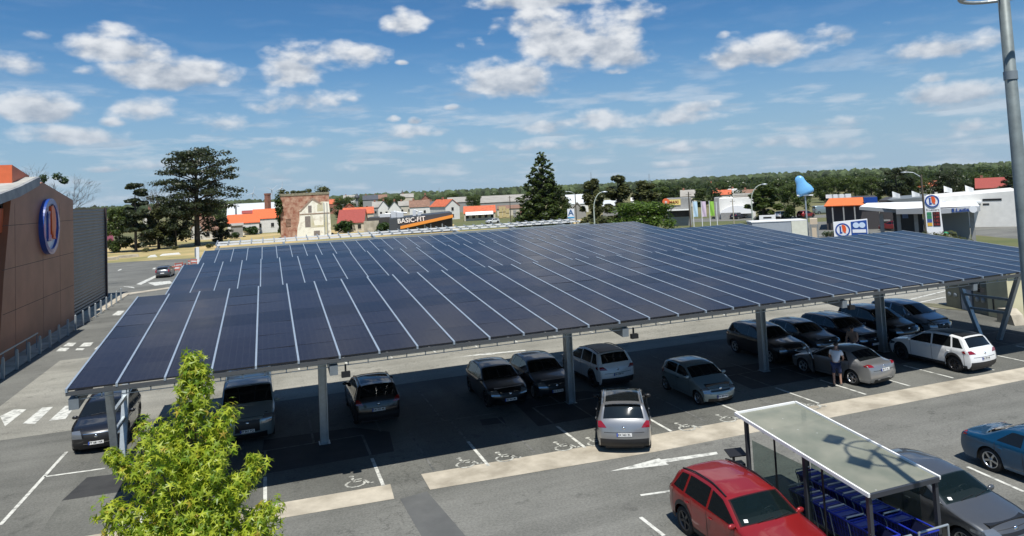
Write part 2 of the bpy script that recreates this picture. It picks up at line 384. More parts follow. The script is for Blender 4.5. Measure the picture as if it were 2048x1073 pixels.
p = [G(0, 1052), G(133, 905)]; line(p[0].x, p[0].y, p[1].x, p[1].y, .12)
p = [G(88, 955), G(210, 938)]; line(p[0].x, p[0].y, p[1].x, p[1].y, .12)
for x in [-3.5 + 2.47 * k for k in range(20)]:
    line(x, 39.0, x, 44, .10); line(x, 44, x, 49, .10)
# foreground bay lines
for a, b in (((1281, 992), (1345, 983)), ((1281, 1036), (1328, 1073)), ((1935, 935), (2048, 985)), ((1590, 968), (1622, 985))):
    p, q = G(*a), G(*b); line(p.x, p.y, q.x, q.y, .11)
for a, b in (((1820, 600), (1893, 582)), ((1838, 606), (1905, 592))):
    p, q = G(*a), G(*b); line(p.x, p.y, q.x, q.y, .18)
struct('bay_lines', lines, M_line); struct('faded_shaded_bay_lines', fad, mat('worn_shaded_paint', (.16, .16, .15), .9, c2=(.075, .078, .074), vscale=3, det=8, lo=.45, hi=.6))
# pedestrian crossings
zb = MB()
for q in (((0, 833), (28, 819), (53, 819), (10, 853)), ((45, 848), (84, 816), (106, 814), (70, 848)), ((98, 842), (131, 812), (151, 812), (131, 838))):
    zb.add([G(*a, z=ZL) for a in q], [(0, 1, 2, 3)])
for q in (((112, 703), (120, 696), (140, 696), (131, 703)), ((126, 693), (136, 686), (153, 686), (145, 693)), ((150, 701), (154, 697), (170, 697), (165, 701)), ((158, 694), (168, 686), (187, 685), (180, 693)), ((188, 699), (208, 684), (215, 684), (212, 699)), ((224, 631), (236, 622), (249, 622), (240, 631)),
          ((246, 573), (249, 574), (270, 577), (266, 574)), ((272, 569), (318, 548), (322, 550), (282, 570)), ((295, 566), (340, 562), (345, 567), (310, 572)),
          ((308, 536), (312, 536), (310, 539), (304, 539)), ((235, 541), (243, 538), (243, 540), (237, 542))):
    zb.add([G(*a, z=ZL) for a in q], [(0, 1, 2, 3)])
struct('crossing_stripes', zb, M_line)
# arrows
ar = MB()
ar.add([G(*a, z=ZL) for a in ((1220, 943), (1318, 917), (1338, 930))], [(0, 1, 2)])
ar.add([G(*a, z=ZL + .001) for a in ((1312, 921), (1433, 904), (1436, 909), (1322, 927))], [(0, 1, 2, 3)])
ar.add([G(*a, z=ZL) for a in ((919, 714), (984, 705), (990, 709))], [(0, 1, 2)])
ar.add([G(*a, z=ZL + .001) for a in ((985, 706), (1050, 700), (1052, 702), (988, 708))], [(0, 1, 2, 3)])
struct('direction_arrow', ar, M_line)
# wheelchair symbols
def wheelchair(cx, cy, s=1.0, rz=0.):
    mb = MB()
    def seg(a, b, wd): 
        line(a[0], a[1], b[0], b[1], wd, mb, 0)
    pts = [(.32 * math.cos(t) - .05, .32 * math.sin(t) + .33) for t in [R_(x) for x in range(-250, 41, 18)]]
    for a, b in zip(pts, pts[1:]): seg(a, b, .09)
    seg((-.10, .95), (-.05, .5), .11); seg((-.05, .52), (.30, .50), .10); seg((.30, .52), (.42, .12), .10); seg((.40, .12), (.56, .16), .09); seg((-.08, .75), (.22, .72), .08)
    k = [(.10 * math.cos(t) - .11, .10 * math.sin(t) + 1.10) for t in [2 * math.pi * i / 12 for i in range(12)]]
    mb.add([(a, b, 0) for a, b in k], [tuple(range(12))])
    for i, v in enumerate(mb.v):
        v = Vector((v.x * s * 1.15, v.y * s * 1.0)); c, si = math.cos(rz), math.sin(rz)
        mb.v[i] = Vector((cx + v.x * c - v.y * si, cy + v.x * si + v.y * c, .020))
    return mb
wc = None
for px, py in ((712, 964), (1008, 914), (1125, 893), (1370, 854), (1452, 837), (930, 926), (1620, 812), (1190, 884)):
    g = G(px, py); m_ = wheelchair(g.x, g.y - .45, .78)
    if wc is None: wc = MB()
    wc.add(m_.v, m_.f)
struct('wheelchair_marking', wc, M_worn)
# ------------------------------------------------------------------ cars
def paint(name, c, metal=.35, rough=.32):
    return mat(name, c, rough, metal, coat=1., var=.02)
P_black = paint('black_car_paint', (.009, .009, .011), .1)
P_white = paint('white_car_paint', (.72, .73, .73), 0.)
P_silver = paint('silver_car_paint', (.32, .32, .32), .65)
P_grey = paint('grey_car_paint', (.115, .12, .125), .55)
P_dgrey = paint('dark_grey_car_paint', (.055, .065, .075), .5)
P_red = paint('red_car_paint', (.26, .012, .012), .25)
P_blue = paint('blue_car_paint', (.004, .060, .135), .35)
P_pale = paint('pale_green_grey_car_paint', (.23, .29, .30), .4)
P_sblue = paint('silver_blue_car_paint', (.30, .36, .44), .5)
P_navy = paint('navy_car_paint', (.010, .013, .028), .3)

BODY = {
 # d, z, key ; d from the front, key: c cowl, f roof front, r roof rear, g rear glass base, h hood start, e tail edge
 'suv': dict(L=4.35, W=1.82, H=1.62, belt=1.02, r=.34, fw=.86, wb=2.62, tum=.40,
   prof=[(.16,.22,''),(.03,.34,''),(.0,.62,''),(.06,.80,'h'),(.35,.95,''),(1.12,1.08,'c'),(1.86,1.50,'f'),(2.5,1.60,''),(3.2,1.60,''),(3.82,1.54,'r'),(4.18,1.12,'g'),(4.27,.95,'e'),(4.35,.62,''),(4.33,.36,''),(4.20,.24,'')],
   win=[(1.28,2.42,1.98,2.38),(2.50,3.38,2.46,3.30),(3.46,3.92,3.38,3.66)]),
 'hatch': dict(L=4.05, W=1.74, H=1.47, belt=.95, r=.31, fw=.80, wb=2.52, tum=.42,
   prof=[(.18,.20,''),(.04,.32,''),(.0,.52,''),(.10,.72,'h'),(.35,.84,''),(1.02,.99,'c'),(1.78,1.38,'f'),(2.4,1.47,''),(3.05,1.45,''),(3.55,1.37,'r'),(3.90,1.02,'g'),(3.98,.88,'e'),(4.05,.55,''),(4.03,.34,''),(3.90,.22,'')],
   win=[(1.20,2.28,1.88,2.24),(2.36,3.20,2.32,3.06),(3.28,3.55,3.14,3.34)]),
 'mpv': dict(L=4.4, W=1.83, H=1.64, belt=1.03, r=.33, fw=.88, wb=2.7, tum=.36,
   prof=[(.16,.22,''),(.03,.34,''),(.0,.58,''),(.10,.76,'h'),(.35,.90,''),(.98,1.07,'c'),(1.90,1.54,'f'),(2.6,1.64,''),(3.3,1.62,''),(3.95,1.54,'r'),(4.22,1.10,'g'),(4.33,.95,'e'),(4.4,.62,''),(4.38,.36,''),(4.25,.24,'')],
   win=[(1.22,1.55,1.72,1.74),(1.64,2.62,1.86,2.58),(2.70,3.52,2.66,3.46),(3.60,4.02,3.54,3.84)]),
 'city': dict(L=3.43, W=1.63, H=1.42, belt=.94, r=.275, fw=.62, wb=2.35, tum=.34,
   prof=[(.10,.20,''),(.02,.30,''),(.0,.50,''),(.10,.66,'h'),(.30,.78,''),(.80,.98,'c'),(1.45,1.34,'f'),(1.9,1.42,''),(2.6,1.41,''),(3.0,1.34,'r'),(3.30,.98,'g'),(3.38,.84,'e'),(3.43,.5,''),(3.40,.32,''),(3.3,.22,'')],
   win=[(.98,2.0,1.52,1.96),(2.10,2.98,2.06,2.78)]),
 'sedan': dict(L=4.38, W=1.74, H=1.44, belt=.93, r=.31, fw=.86, wb=2.51, tum=.44,
   prof=[(.16,.20,''),(.03,.32,''),(.0,.52,''),(.10,.68,'h'),(.40,.80,''),(1.20,.96,'c'),(1.98,1.37,'f'),(2.4,1.44,''),(2.8,1.43,''),(3.20,1.36,'r'),(3.80,1.02,'g'),(4.05,.99,''),(4.27,.97,'e'),(4.36,.72,''),(4.38,.44,''),(4.28,.24,'')],
   win=[(1.42,2.42,2.06,2.38),(2.50,3.25,2.46,3.02)]),
 'coupe': dict(L=4.8, W=1.87, H=1.40, belt=.92, r=.335, fw=1.0, wb=2.73, tum=.50,
   prof=[(.22,.20,''),(.05,.32,''),(.0,.50,''),(.15,.66,'h'),(.5,.78,''),(1.45,.94,'c'),(2.2,1.32,'f'),(2.7,1.40,''),(3.05,1.39,''),(3.35,1.34,'r'),(4.05,1.02,'g'),(4.35,.99,''),(4.68,.95,'e'),(4.78,.70,''),(4.80,.42,''),(4.68,.24,'')],
   win=[(1.65,2.72,2.28,2.70),(2.80,3.50,2.78,3.12)]),
 'van': dict(L=5.0, W=1.95, H=1.97, belt=1.18, r=.33, fw=.93, wb=3.1, tum=.14,
   prof=[(.12,.22,''),(.02,.34,''),(.0,.75,''),(.06,.95,'h'),(.25,1.08,''),(.80,1.26,'c'),(1.42,1.86,'f'),(2.0,1.95,''),(3.5,1.97,''),(4.90,1.94,'r'),(4.94,1.3,'g'),(4.97,1.1,'e'),(5.0,.8,''),(5.0,.4,''),(4.95,.26,'')],
   win=[(.98,1.95,1.52,1.93)]),
 'wagon': dict(L=4.7, W=1.82, H=1.48, belt=.97, r=.325, fw=.93, wb=2.75, tum=.44,
   prof=[(.18,.20,''),(.04,.32,''),(.0,.52,''),(.10,.70,'h'),(.40,.84,''),(1.30,.99,'c'),(2.05,1.40,'f'),(2.6,1.48,''),(3.5,1.47,''),(4.15,1.40,'r'),(4.50,1.05,'g'),(4.60,.92,'e'),(4.7,.60,''),(4.68,.36,''),(4.55,.24,'')],
   win=[(1.48,2.52,2.14,2.48),(2.60,3.48,2.56,3.42),(3.56,4.22,3.50,3.92)]),
}
CARN = [0]
def make_car(kind, pm, label, px=None, loc=None, rz=0., rails=None, clad=False, rim=M_rim, plate='', rear_plate=None, interior=False, group=None, cat='car',
             detail=True, lamps_on=False, roof=None, name='parked_car', grille='bar', spoiler=False, spokes=5, tails='side'):
    B = BODY[kind]; Ln, W, H, belt, r, fw, wb, tum = (B[k] for k in ('L', 'W', 'H', 'belt', 'r', 'fw', 'wb', 'tum'))
    # resample the centre profile
    P = []; key = {}
    ctl = B['prof']
    for i, (d, z, k) in enumerate(ctl):
        if k: key[k] = len(P)
        if i == len(ctl) - 1: P.append([d, z]); break
        d2, z2, _ = ctl[i + 1]; n = max(2, int(math.hypot(d2 - d, z2 - z) / .055))
        for j in range(n): P.append([d + (d2 - d) * j / n, z + (z2 - z) * j / n])
    for _ in range(5):
        Q = [p[:] for p in P]
        for i in range(1, len(P) - 1):
            for c in (0, 1): Q[i][c] = .25 * P[i - 1][c] + .5 * P[i][c] + .25 * P[i + 1][c]
        P = Q
    n = len(P) - 1
    def smooth(a, b, x): t = min(1, max(0, (x - a) / (b - a))); return t * t * (3 - 2 * t)
    def yside(d, z):
        pl = 1 - .20 * max(0, 1 - d / .95) ** 2.4 - .15 * max(0, 1 - (Ln - d) / .75) ** 2.4
        y = W / 2 * pl
        y -= .05 * max(0, (.55 - z) / .4) ** 1.5
        y += .010 * math.exp(-((z - belt + .12) / .05) ** 2)
        y -= tum * max(0, z - belt + .04) * (1 if z > belt else (z - belt + .04) / .04 * .5 + .0)
        # hips over the wheels
        for dw in (fw, fw + wb): y += .016 * math.exp(-((d - dw) / .42) ** 2) * math.exp(-((z - .62) / .22) ** 2)
        return y
    def prof(s):
        s = min(max(s, 0), n); i = min(int(s), n - 1); f = s - i
        return P[i][0] + (P[i + 1][0] - P[i][0]) * f, P[i][1] + (P[i + 1][1] - P[i][1]) * f
    def bow(s, d):
        kc = key['c']; kg = key['g']
        if s <= kc: return .20 - .12 * smooth(0, kc, s)
        if s <= key['f']: return .08 * (1 - smooth(kc, key['f'] + 4, s)) + .03
        if s >= kg: return -.12
        if s >= key['r']: return -.02 - .10 * smooth(key['r'], kg, s)
        return .03 - .05 * smooth(key['f'], key['r'], s)
    def crown(s, d, z):
        k = smooth(key['h'] - 3, key['h'] + 5, s) * (1 - smooth(key['e'] - 4, key['e'] + 1, s))
        return .055 * k
    def rib(s, t):
        d, z = prof(s); b = bow(s, d); cw = crown(s, d, z); de = d + b; ze = z - cw
        y = yside(de, ze); a = abs(t)
        return Vector((Ln / 2 - (d + b * a ** 2.2), y * t, z - cw * a ** 3))
    def side(d, z, sg=1, off=0.): return Vector((Ln / 2 - d, sg * (yside(d, z) + off), z))
    def ribn(s, t):
        e = .6; a = rib(s + e, t) - rib(s - e, t); b = rib(s, t + .03) - rib(s, t - .03); q = a.cross(b).normalized()
        return q if q.z > -.3 or True else -q
    def rpatch(mb, s0, s1, t0, t1, off, mi=0, ns=None, ntt=8, fn=None):
        ns = ns or max(2, int(abs(s1 - s0)))
        def PP(u, v):
            s = s0 + (s1 - s0) * u
            a, b = (fn(u)) if fn else (t0, t1)
            t = a + (b - a) * v
            nn = ribn(s, t); c = Vector((0, 0, .7))
            p = rib(s, t)
            if nn.dot(p - c) < 0: nn = -nn
            return p + nn * off
        mb.grid(PP, ns, ntt, mi)
    ZB = .22 if kind != 'suv' else .25
    ra = r + .055
    def zbot(d):
        z = ZB
        for dw in (fw, fw + wb):
            if abs(d - dw) < ra: z = max(z, r + math.sqrt(ra * ra - (d - dw) ** 2))
        return z
    e0 = P[0][0] + bow(0, 0); e1 = P[n][0] + bow(n, 0)
    def edge(s):
        d, z = prof(s); return d + bow(s, d), z - crown(s, d, z)
    root = empty(name, (0, 0, 0), 0, label, cat, group)
    c0, c1 = key['c'] + 1.5, key['f'] - .5; g0, g1 = key['r'] + .8, key['g'] - .6
    body = MB(); T = 16
    hole = interior
    def skip(i, j):
        t = abs((j + .5) / T * 2 - 1)
        return hole and (c0 + .5 < i + .5 < c1 - .5 and t < .84)
    body.grid(lambda u, v: rib(u * n, v * 2 - 1), n, T, skip=skip)
    K = 12
    def sp(sg):
        def PP(u, v):
            de, ze = edge(u * n); dl = min(max(de, e0), e1); zl = min(zbot(dl), ze)
            d = dl + (de - dl) * v; z = zl + (ze - zl) * v
            if v > .999: p = rib(u * n, sg * 1.0); return p
            return side(d, z, sg)
        return PP
    for sg in (1, -1): body.grid(sp(sg), n, K)
    body.build('body', pm, root, weld=True, recalc=True)
    # underbody
    ub = MB(); ub.bb((-Ln / 2 + .25, -W / 2 + .27, .16), (Ln / 2 - .3, W / 2 - .27, belt - .12))
    ub.bb((-Ln / 2 + fw + .0 + (Ln - 2 * fw - wb) - 0 + ra + .03 - (Ln - 2 * fw - wb) * 0, -W / 2 + .10, .2), (-Ln / 2 + (Ln - fw - wb) + wb - ra - .03, W / 2 - .10, .5))
    ub.build('underbody', M_black, root)
    # glass
    g = MB(); rpatch(g, c0, c1, -.9, .9, .004, fn=lambda u: (-.93 + .0 * u, .93)); g.build('windscreen', M_wind if interior else M_glass, root)
    g = MB(); rpatch(g, g0, g1, 0, 0, .004, fn=lambda u: (-.84 + .03 * u, .84 - .03 * u)); g.build('rear_window', M_glass, root)
    # top edge heights over d for side windows
    def ztop(d):
        best = 0
        for i in range(key['c'], key['g'] + 1):
            a = edge(i); b_ = edge(i + 1)
            if min(a[0], b_[0]) <= d <= max(a[0], b_[0]) and abs(b_[0] - a[0]) > 1e-5:
                f = (d - a[0]) / (b_[0] - a[0]); best = max(best, a[1] + (b_[1] - a[1]) * f)
        return best
    for (xb0, xb1, xt0, xt1) in B['win']:
        zt = H - .115
        for sg in (1, -1):
            g = MB()
            def PP(u, v):
                d0 = xb0 + (xb1 - xb0) * u; d1 = xt0 + (xt1 - xt0) * u
                zb_ = belt + .02 + .03 * (d0 - 1.5) / 2; ztp = min(zt, ztop(d1) - .045)
                d = d0 + (d1 - d0) * v; z = zb_ + (ztp - zb_) * v
                z = min(z, max(zb_, ztop(d) - .045))
                return side(d, z, sg, .005)
            g.grid(PP, 8, 5); g.build('side_window', M_glass, root)
    # door gaps and handles
    if detail:
        gp = MB()
        seams = [xb for w_ in B['win'][:3] for xb in (w_[1] + .04,)] + [fw + ra + .14]
        for dd in seams[:4]:
            for sg in (1, -1):
                gp = MB(); z0s = zbot(dd) + .08
                if z0s > belt - .3: z0s = belt - .3
                gp.grid(lambda u, v: side(dd + (u - .5) * .014, z0s + (belt + .0 - z0s) * v, sg, .003), 1, 6); gp.build('door_gap', M_dark, root)
        for sg in (1, -1):
            gp = MB(); gp.grid(lambda u, v: side(fw + ra + .2 + (wb - 2 * ra - .4) * u, ZB + .10 + .012 * v, sg, .003), 6, 1); gp.build('sill_line', M_dark, root)
        # bonnet gap and boot gap
        for s_ in (key['h'] + 1.0,):
            gp = MB(); rpatch(gp, s_, s_ + .3, -.86, .86, .003, ns=1, ntt=12); gp.build('bonnet_gap', M_dark, root); gp = MB()
        rpatch(gp, key['e'] + 4, key['e'] + 4.3, -.8, .8, .003, ns=1, ntt=12)
        gp.build('boot_gap', M_dark, root)
        for w_ in B['win'][:2]:
            for sg in (1, -1):
                h = MB(); c = side(w_[1] - .12, belt - .13, sg, .02); h.ell(c, (.09, .018, .018), 8, 6); h.build('door_handle', pm if kind != 'city' else M_black, root)
        # mirrors
        d_m = B['win'][0][0] + .12
        for sg in (1, -1):
            h = MB(); c = side(d_m, belt + .06, sg, .10); h.ell(c, (.055, .11, .07), 10, 7); h.tube(side(d_m, belt + .02, sg, -.02), c - Vector((0, 0, .03)), .02, .02, 6)
            h.build('wing_mirror', pm if pm is not P_silver else M_black, root)
    if roof:
        g = MB(); rpatch(g, key['f'] + 1, key['r'] - 1, -.82, .82, .004); g.build('roof_panel', roof, root)
    if rails:
        for sg in (1, -1):
            h = MB(); s0, s1 = key['f'] + 1, key['r'] - 1; pts = []
            for k in range(11):
                s_ = s0 + (s1 - s0) * k / 10; p = rib(s_, sg * .93); p.z += .045 * math.sin(math.pi * min(1, max(0, (k + .6) / 11.2))) ** .4; pts.append(p)
            h.path(pts, .018, 6); h.build('roof_rail', rails, root)
    if spoiler:
        h = MB(); q0 = rib(key['r'] - 1.5, 0); hw = abs(rib(key['r'], .86).y)
        h.grid(lambda u, v: rib(key['r'] - 2 + 0 * u, (v * 2 - 1) * .86) + Vector((-.22 * u, 0, .035 - .02 * u)), 2, 8)
        h.grid(lambda u, v: rib(key['r'] - 2 + 0 * u, (v * 2 - 1) * .86) + Vector((-.22 * u, 0, -.01 + .01 * u)), 2, 8)
        h.build('spoiler', pm, root)
    # cladding
    if clad:
        g = MB()
        for sg in (1, -1):
            g.grid(lambda u, v: side(e0 + .02 + (e1 - e0 - .04) * u, zbot(e0 + .02 + (e1 - e0 - .04) * u) + .001 + .11 * v, sg, .006), 70, 2)
        rpatch(g, 0, key['h'] * .45, -.97, .97, .005); rpatch(g, n - (n - key['e']) * .42, n, -.97, .97, .005)
        g.build('lower_cladding', M_dark, root)
    else:
        g = MB(); rpatch(g, 0, key['h'] * .28, -.8, .8, .005); rpatch(g, n - (n - key['e']) * .18, n, -.75, .75, .005); g.build('lower_grille', M_black, root)
    # front
    kh = key['h']
    if detail:
        g = MB()
        if grille == 'bar': rpatch(g, kh * .62, kh * .93, -.5, .5, .006)
        elif grille == 'wide': rpatch(g, kh * .38, kh * .92, -.5, .5, .006)
        elif grille == 'slot': rpatch(g, kh * .80, kh * .95, -.62, .62, .006)
        g.build('grille', M_black, root)
        if grille in ('bar', 'wide'):
            g = MB(); a = kh * (.62 if grille == 'bar' else .38)
            for (s0, s1) in ((a - .15, a + .15), (kh * .93, kh * .93 + .3)): rpatch(g, s0, s1, -.52, .52, .011, ns=1)
            g.build('grille_surround', M_chrome, root)
        c = rib(kh * .80 if grille != 'slot' else kh + .5, 0)
        g = MB(); g.lathe([(0, .02), (.05, .02), (.062, .0)], (c.x, 0, c.z), 'X', 14); g.build('badge', M_chrome, root)
        c = rib(key['e'] + 1.6, 0)
        g = MB(); g.lathe([(0, -.025), (.045, -.02), (.055, 0)], (c.x, 0, c.z), 'X', 14); g.build('badge', M_chrome, root)
    for sg in (1, -1):
        g = MB()
        def fnh(u): return (sg * (.60 + .0 * u), sg * (1.0 - .0 * u))
        rpatch(g, kh * .70, kh + 2.5, 0, 0, .006, fn=lambda u: (sg * (.56 + .10 * u), sg * (.995)), ntt=5)
        zz0, zz1 = edge(kh * .78)[1], edge(kh + 2.5)[1]
        def hp(u, v):
            d0 = edge(kh)[0]; d = d0 + .01 + (.30 if kind != 'city' else .12) * u; zt_ = min(zz1 + .0, 9); z = zz0 + (zt_ - zz0) * (v * (1 - .55 * u) + .55 * u * .75)
            return side(d, z, sg, .006)
        g.grid(hp, 4, 3); g.build('headlight', M_lamp, root)
        g = MB(); ks = n - (n - key['e']) * 1.0; 
        if tails == 'tall': s0, s1, tt = key['g'] - 2, key['e'] + 3, .84
        elif tails == 'wide': s0, s1, tt = key['e'] - 1.2, key['e'] + 1.6, .60
        else: s0, s1, tt = key['e'] - 2.5, key['e'] + 1.6, .68
        rpatch(g, s0, s1, 0, 0, .008, fn=lambda u: (sg * (tt + .20 * (1 - u) * (1 - .3 * u) * (0 if tails == 'tall' else 1)), sg * .995), ntt=5)
        za, zb_ = edge(s1)[1], edge(s0)[1]
        g.grid(lambda u, v: side(e1 - .03 - .13 * u + (-.03 if v > .5 else 0) , za + (zb_ - za) * (v * (1 - .5 * u) + .3 * u), sg, .008), 4, 3)
        g.build('tail_light', M_red, root)
    # plates
    if detail:
        for front in (1, 0):
            s_ = kh * .42 if front else (key['e'] + (n - key['e']) * (.40 if kind != 'sedan' else .30))
            p = rib(s_, 0); x = p.x + (.012 if front else -.012)
            g = MB(); g.box((x, 0, p.z), (.012, .50, .11)); g.bb((x - .0075, (-.25 if front else .25), p.z - .055), (x + .0075, (-.21 if front else .21), p.z + .055), mi=1)
            po = g.build('number_plate', [M_plate, M_plateb], root)
            if plate:
                text_obj('plate_lettering', plate, .095, .0015, M_ink, po, (x + (.008 if front else -.008), .0, p.z), (R_(90), 0, R_(90 if front else -90)), .002)
        ex = MB(); p = rib(n - 1, .0); ex.grid(lambda u, v: Vector((p.x - .015 + .004 * u, (v * 2 - 1) * .45, .335 + .03 * u)), 1, 4); ex.build('bumper_trim', M_chrome if clad else pm, root)
        wp = MB()
        for t0 in (-.45, .1):
            a = rib(key['c'] + 1.4, t0); b = rib(key['c'] + 2.4, t0 + .55); wp.tube(a + Vector((.0, 0, .025)), b + Vector((0, 0, .03)), .008, .006, 5)
        wp.build('wiper', M_black, root)
    # interior
    if interior:
        it = MB(); xd = Ln / 2 - key_d(P, key['c']) 
        it.grid(lambda u, v: Vector((xd - .02 - .55 * u, (v * 2 - 1) * (W / 2 - .16), belt - .0 + .03 * math.sin(u * 3))), 6, 6)
        it.build('dashboard', mat('dashboard_plastic', (.035, .036, .038), .7), root)
        sw = MB(); c = Vector((xd - .68, .36, belt - .02)); q = Matrix.Rotation(R_(-62), 3, 'Y'); 
        pts = [c + q @ Vector((.18 * math.cos(a), .18 * math.sin(a), 0)) for a in [2 * math.pi * i / 16 for i in range(17)]]
        sw.path(pts, .016, 6); sw.tube(c, c + Vector((.25, 0, -.12)), .04, .05); sw.ell(c, (.05, .06, .05), 8, 6); sw.build('steering_wheel', M_black, root)
        for yy in (.36, -.36):
            st = MB(); st.ell((xd - 1.25, yy, belt - .15), (.12, .25, .38), 10, 8); st.ell((xd - 1.28, yy, belt + .28), (.07, .13, .10), 10, 8); st.build('seat', mat('seat_fabric', (.05, .05, .055), .9), root)
        it = MB(); it.bb((xd - 2.6, -W / 2 + .12, .5), (xd - 1.6, W / 2 - .12, belt - .1)); it.build('rear_bench', mat('seat_fabric', (.05, .05, .055), .9), root)
        stk = MB(); p = rib(key['c'] + 3.5, -.72); nn = ribn(key['c'] + 3.5, -.72); nn = nn if nn.z > 0 else -nn
        stk.box(p + nn * .008, (.09, .08, .004), M=nn.to_track_quat('Z', 'Y').to_matrix()); stk.build('windscreen_sticker', M_plate, root)
    # wheels
    for dw in (fw, fw + wb):
        for sg in (1, -1):
            x = Ln / 2 - dw; y = sg * (yside(dw, .5) - .03); wd = .20
            we = MB(); yi = y - sg * wd
            pf = [(r * .66, 0), (r * .95, 0), (r, .03), (r, wd - .03), (r * .95, wd), (r * .66, wd - .01)]
            we.lathe([(a, (y - sg * b)) for a, b in pf], (x, 0, r), 'Y', 26)
            we.lathe([(.001, y - sg * .06), (r * .66, y - sg * .05)], (x, 0, r), 'Y', 20, sm=False)
            tyre = we.build('wheel', M_rub, root, recalc=True)
            rm = MB(); rm.lathe([(r * .62, y - sg * .05), (r * .64, y + sg * .001), (r * .70, y - sg * .0), (r * .70, y - sg * .03)], (x, 0, r), 'Y', 26)
            rm.lathe([(0, y - sg * .010), (.05, y - sg * .012), (.06, y - sg * .04)], (x, 0, r), 'Y', 12)
            for k in range(spokes):
                a = 2 * math.pi * k / spokes + .3; q = Matrix.Rotation(a, 3, 'Y')
                rm.box(Vector((x, y - sg * .032, r)) + q @ Vector((r * .34, 0, 0)), (r * .64, .03, .055 if spokes < 7 else .035), M=q)
            rm.build('rim', rim, tyre, recalc=True)
    root.location = loc; root.rotation_euler = (0, 0, rz)
    return root
def key_d(P, i): return P[i][0]
A90 = math.pi / 2
# rz = direction the car's nose points: -90 deg = towards the camera side (-Y)
def put(kind, pm, label, x, y, heading, **k):
    r = make_car(kind, pm, label, loc=(x, y, .018), rz=R_(heading), **k); CARL.append(r); return r
CARL = []

# the far row of bays under the canopy (y about 27.2 to 32)
put('suv', P_black, 'black SUV with chrome grille, leftmost vehicle under the front carport', -6.1, 31.9, -90, plate='FT 681 NR', clad=True, rim=M_rimd, grille='wide', rails=M_black)
put('van', P_pale, 'grey and white delivery van standing behind the young tree', -.85, 30.5, -90, plate='FP 862 TQ', cat='van', name='delivery_van', grille='wide', roof=P_white)
put('suv', P_black, 'black SUV with roof rails and glass roof parked tail out beside the first inner column', 3.95, 29.95, 90, plate='AM 505 ML', clad=True, rails=M_black, roof=M_glass, spoiler=True, rim=M_rimd)
put('hatch', P_black, 'black hatchback parked nose out left of the dark grey hatchback', 9.25, 29.3, -90, plate='BS 961 JM', grille='wide', rim=M_rimd)
put('hatch', P_dgrey, 'dark grey hatchback nose out, partly hidden by the second inner column', 11.4, 29.45, -90, plate='CD 417 PA', grille='wide')
put('suv', P_white, 'white SUV with black roof parked tail out just right of the second inner column', 14.35, 29.8, 92, plate='GA 238 FX', clad=True, rails=M_black, roof=M_black, tails='wide', rim=M_rimd)
put('suv', P_black, 'black SUV parked nose out, left of the third inner column', 23.6, 29.2, -90, plate='', grille='wide')
put('hatch', P_grey, 'grey hatchback with domed bonnet parked between two black cars', 26.15, 29.5, -88, grille='slot', plate='')
put('wagon', P_navy, 'dark navy estate car with chrome window line, under the canopy', 28.6, 29.4, -90, rails=M_chrome, grille='wide')
put('mpv', P_black, 'black people carrier parked behind the fourth inner column', 31.4, 29.6, -90, grille='slot')
put('mpv', P_sblue, 'silver blue people carrier at the right end of the far row', 34.0, 29.8, -90, grille='wide')
# the near row
put('city', P_pale, 'small pale grey green city car with round headlamps parked nose out alone', 16.85, 25.3, -90, plate='BW 890 RG', grille='slot', spokes=7)
put('suv', P_silver, 'silver SUV with lit tail lamps half way into an accessible bay', 11.97, 22.83, 62.7, plate='EX 362 ZL', rails=M_chrome, roof=M_glass, tails='side', clad=True, rear_plate=True, spoiler=True, name='moving_car')
jet = put('sedan', P_silver, 'silver saloon with its driver door open, person in white beside it', 23.9, 24.65, 97, plate='BX 71 KL', roof=P_silver, tails='side', grille='slot')
put('suv', P_white, 'white SUV parked tail out at the right end of the near row', 29.25, 24.1, 92, plate='EL 904 HB', clad=True, roof=M_black, rim=M_rimd, tails='wide', spokes=9)
# foreground
put('suv', P_red, 'red SUV with black roof rails in the foreground beside the trolley shelter', 10.68, 14.37, -90, plate='', rails=M_black, clad=True, interior=True, rim=M_rimd, spokes=5)
put('hatch', P_grey, 'metallic grey hatchback parked behind the trolley shelter in the foreground', 15.75, 13.35, -89, plate='', interior=True, grille='slot', spokes=9)
put('coupe', P_blue, 'blue coupe cut off by the right edge of the photo', 20.75, 13.67, -90, plate='', spokes=5)
# far left on the road
put('hatch', P_grey, 'small grey hatchback stopped on the road far left beyond the canopy', -12.6, 101.5, 86, plate='', tails='tall')
# next canopy, glimpsed below the front edge
put('hatch', P_silver, 'silver car glimpsed below the canopy edge between second and third columns', 20.9, 41.6, -90, detail=False, group='cars in the next bay row')
put('suv', P_black, 'black car glimpsed below the canopy edge just left of the third column', 25.6, 41.8, -90, detail=False, group='cars in the next bay row')
put('suv', P_dgrey, 'dark car glimpsed below the canopy edge just right of the third column', 30.4, 41.9, -90, detail=False, group='cars in the next bay row')
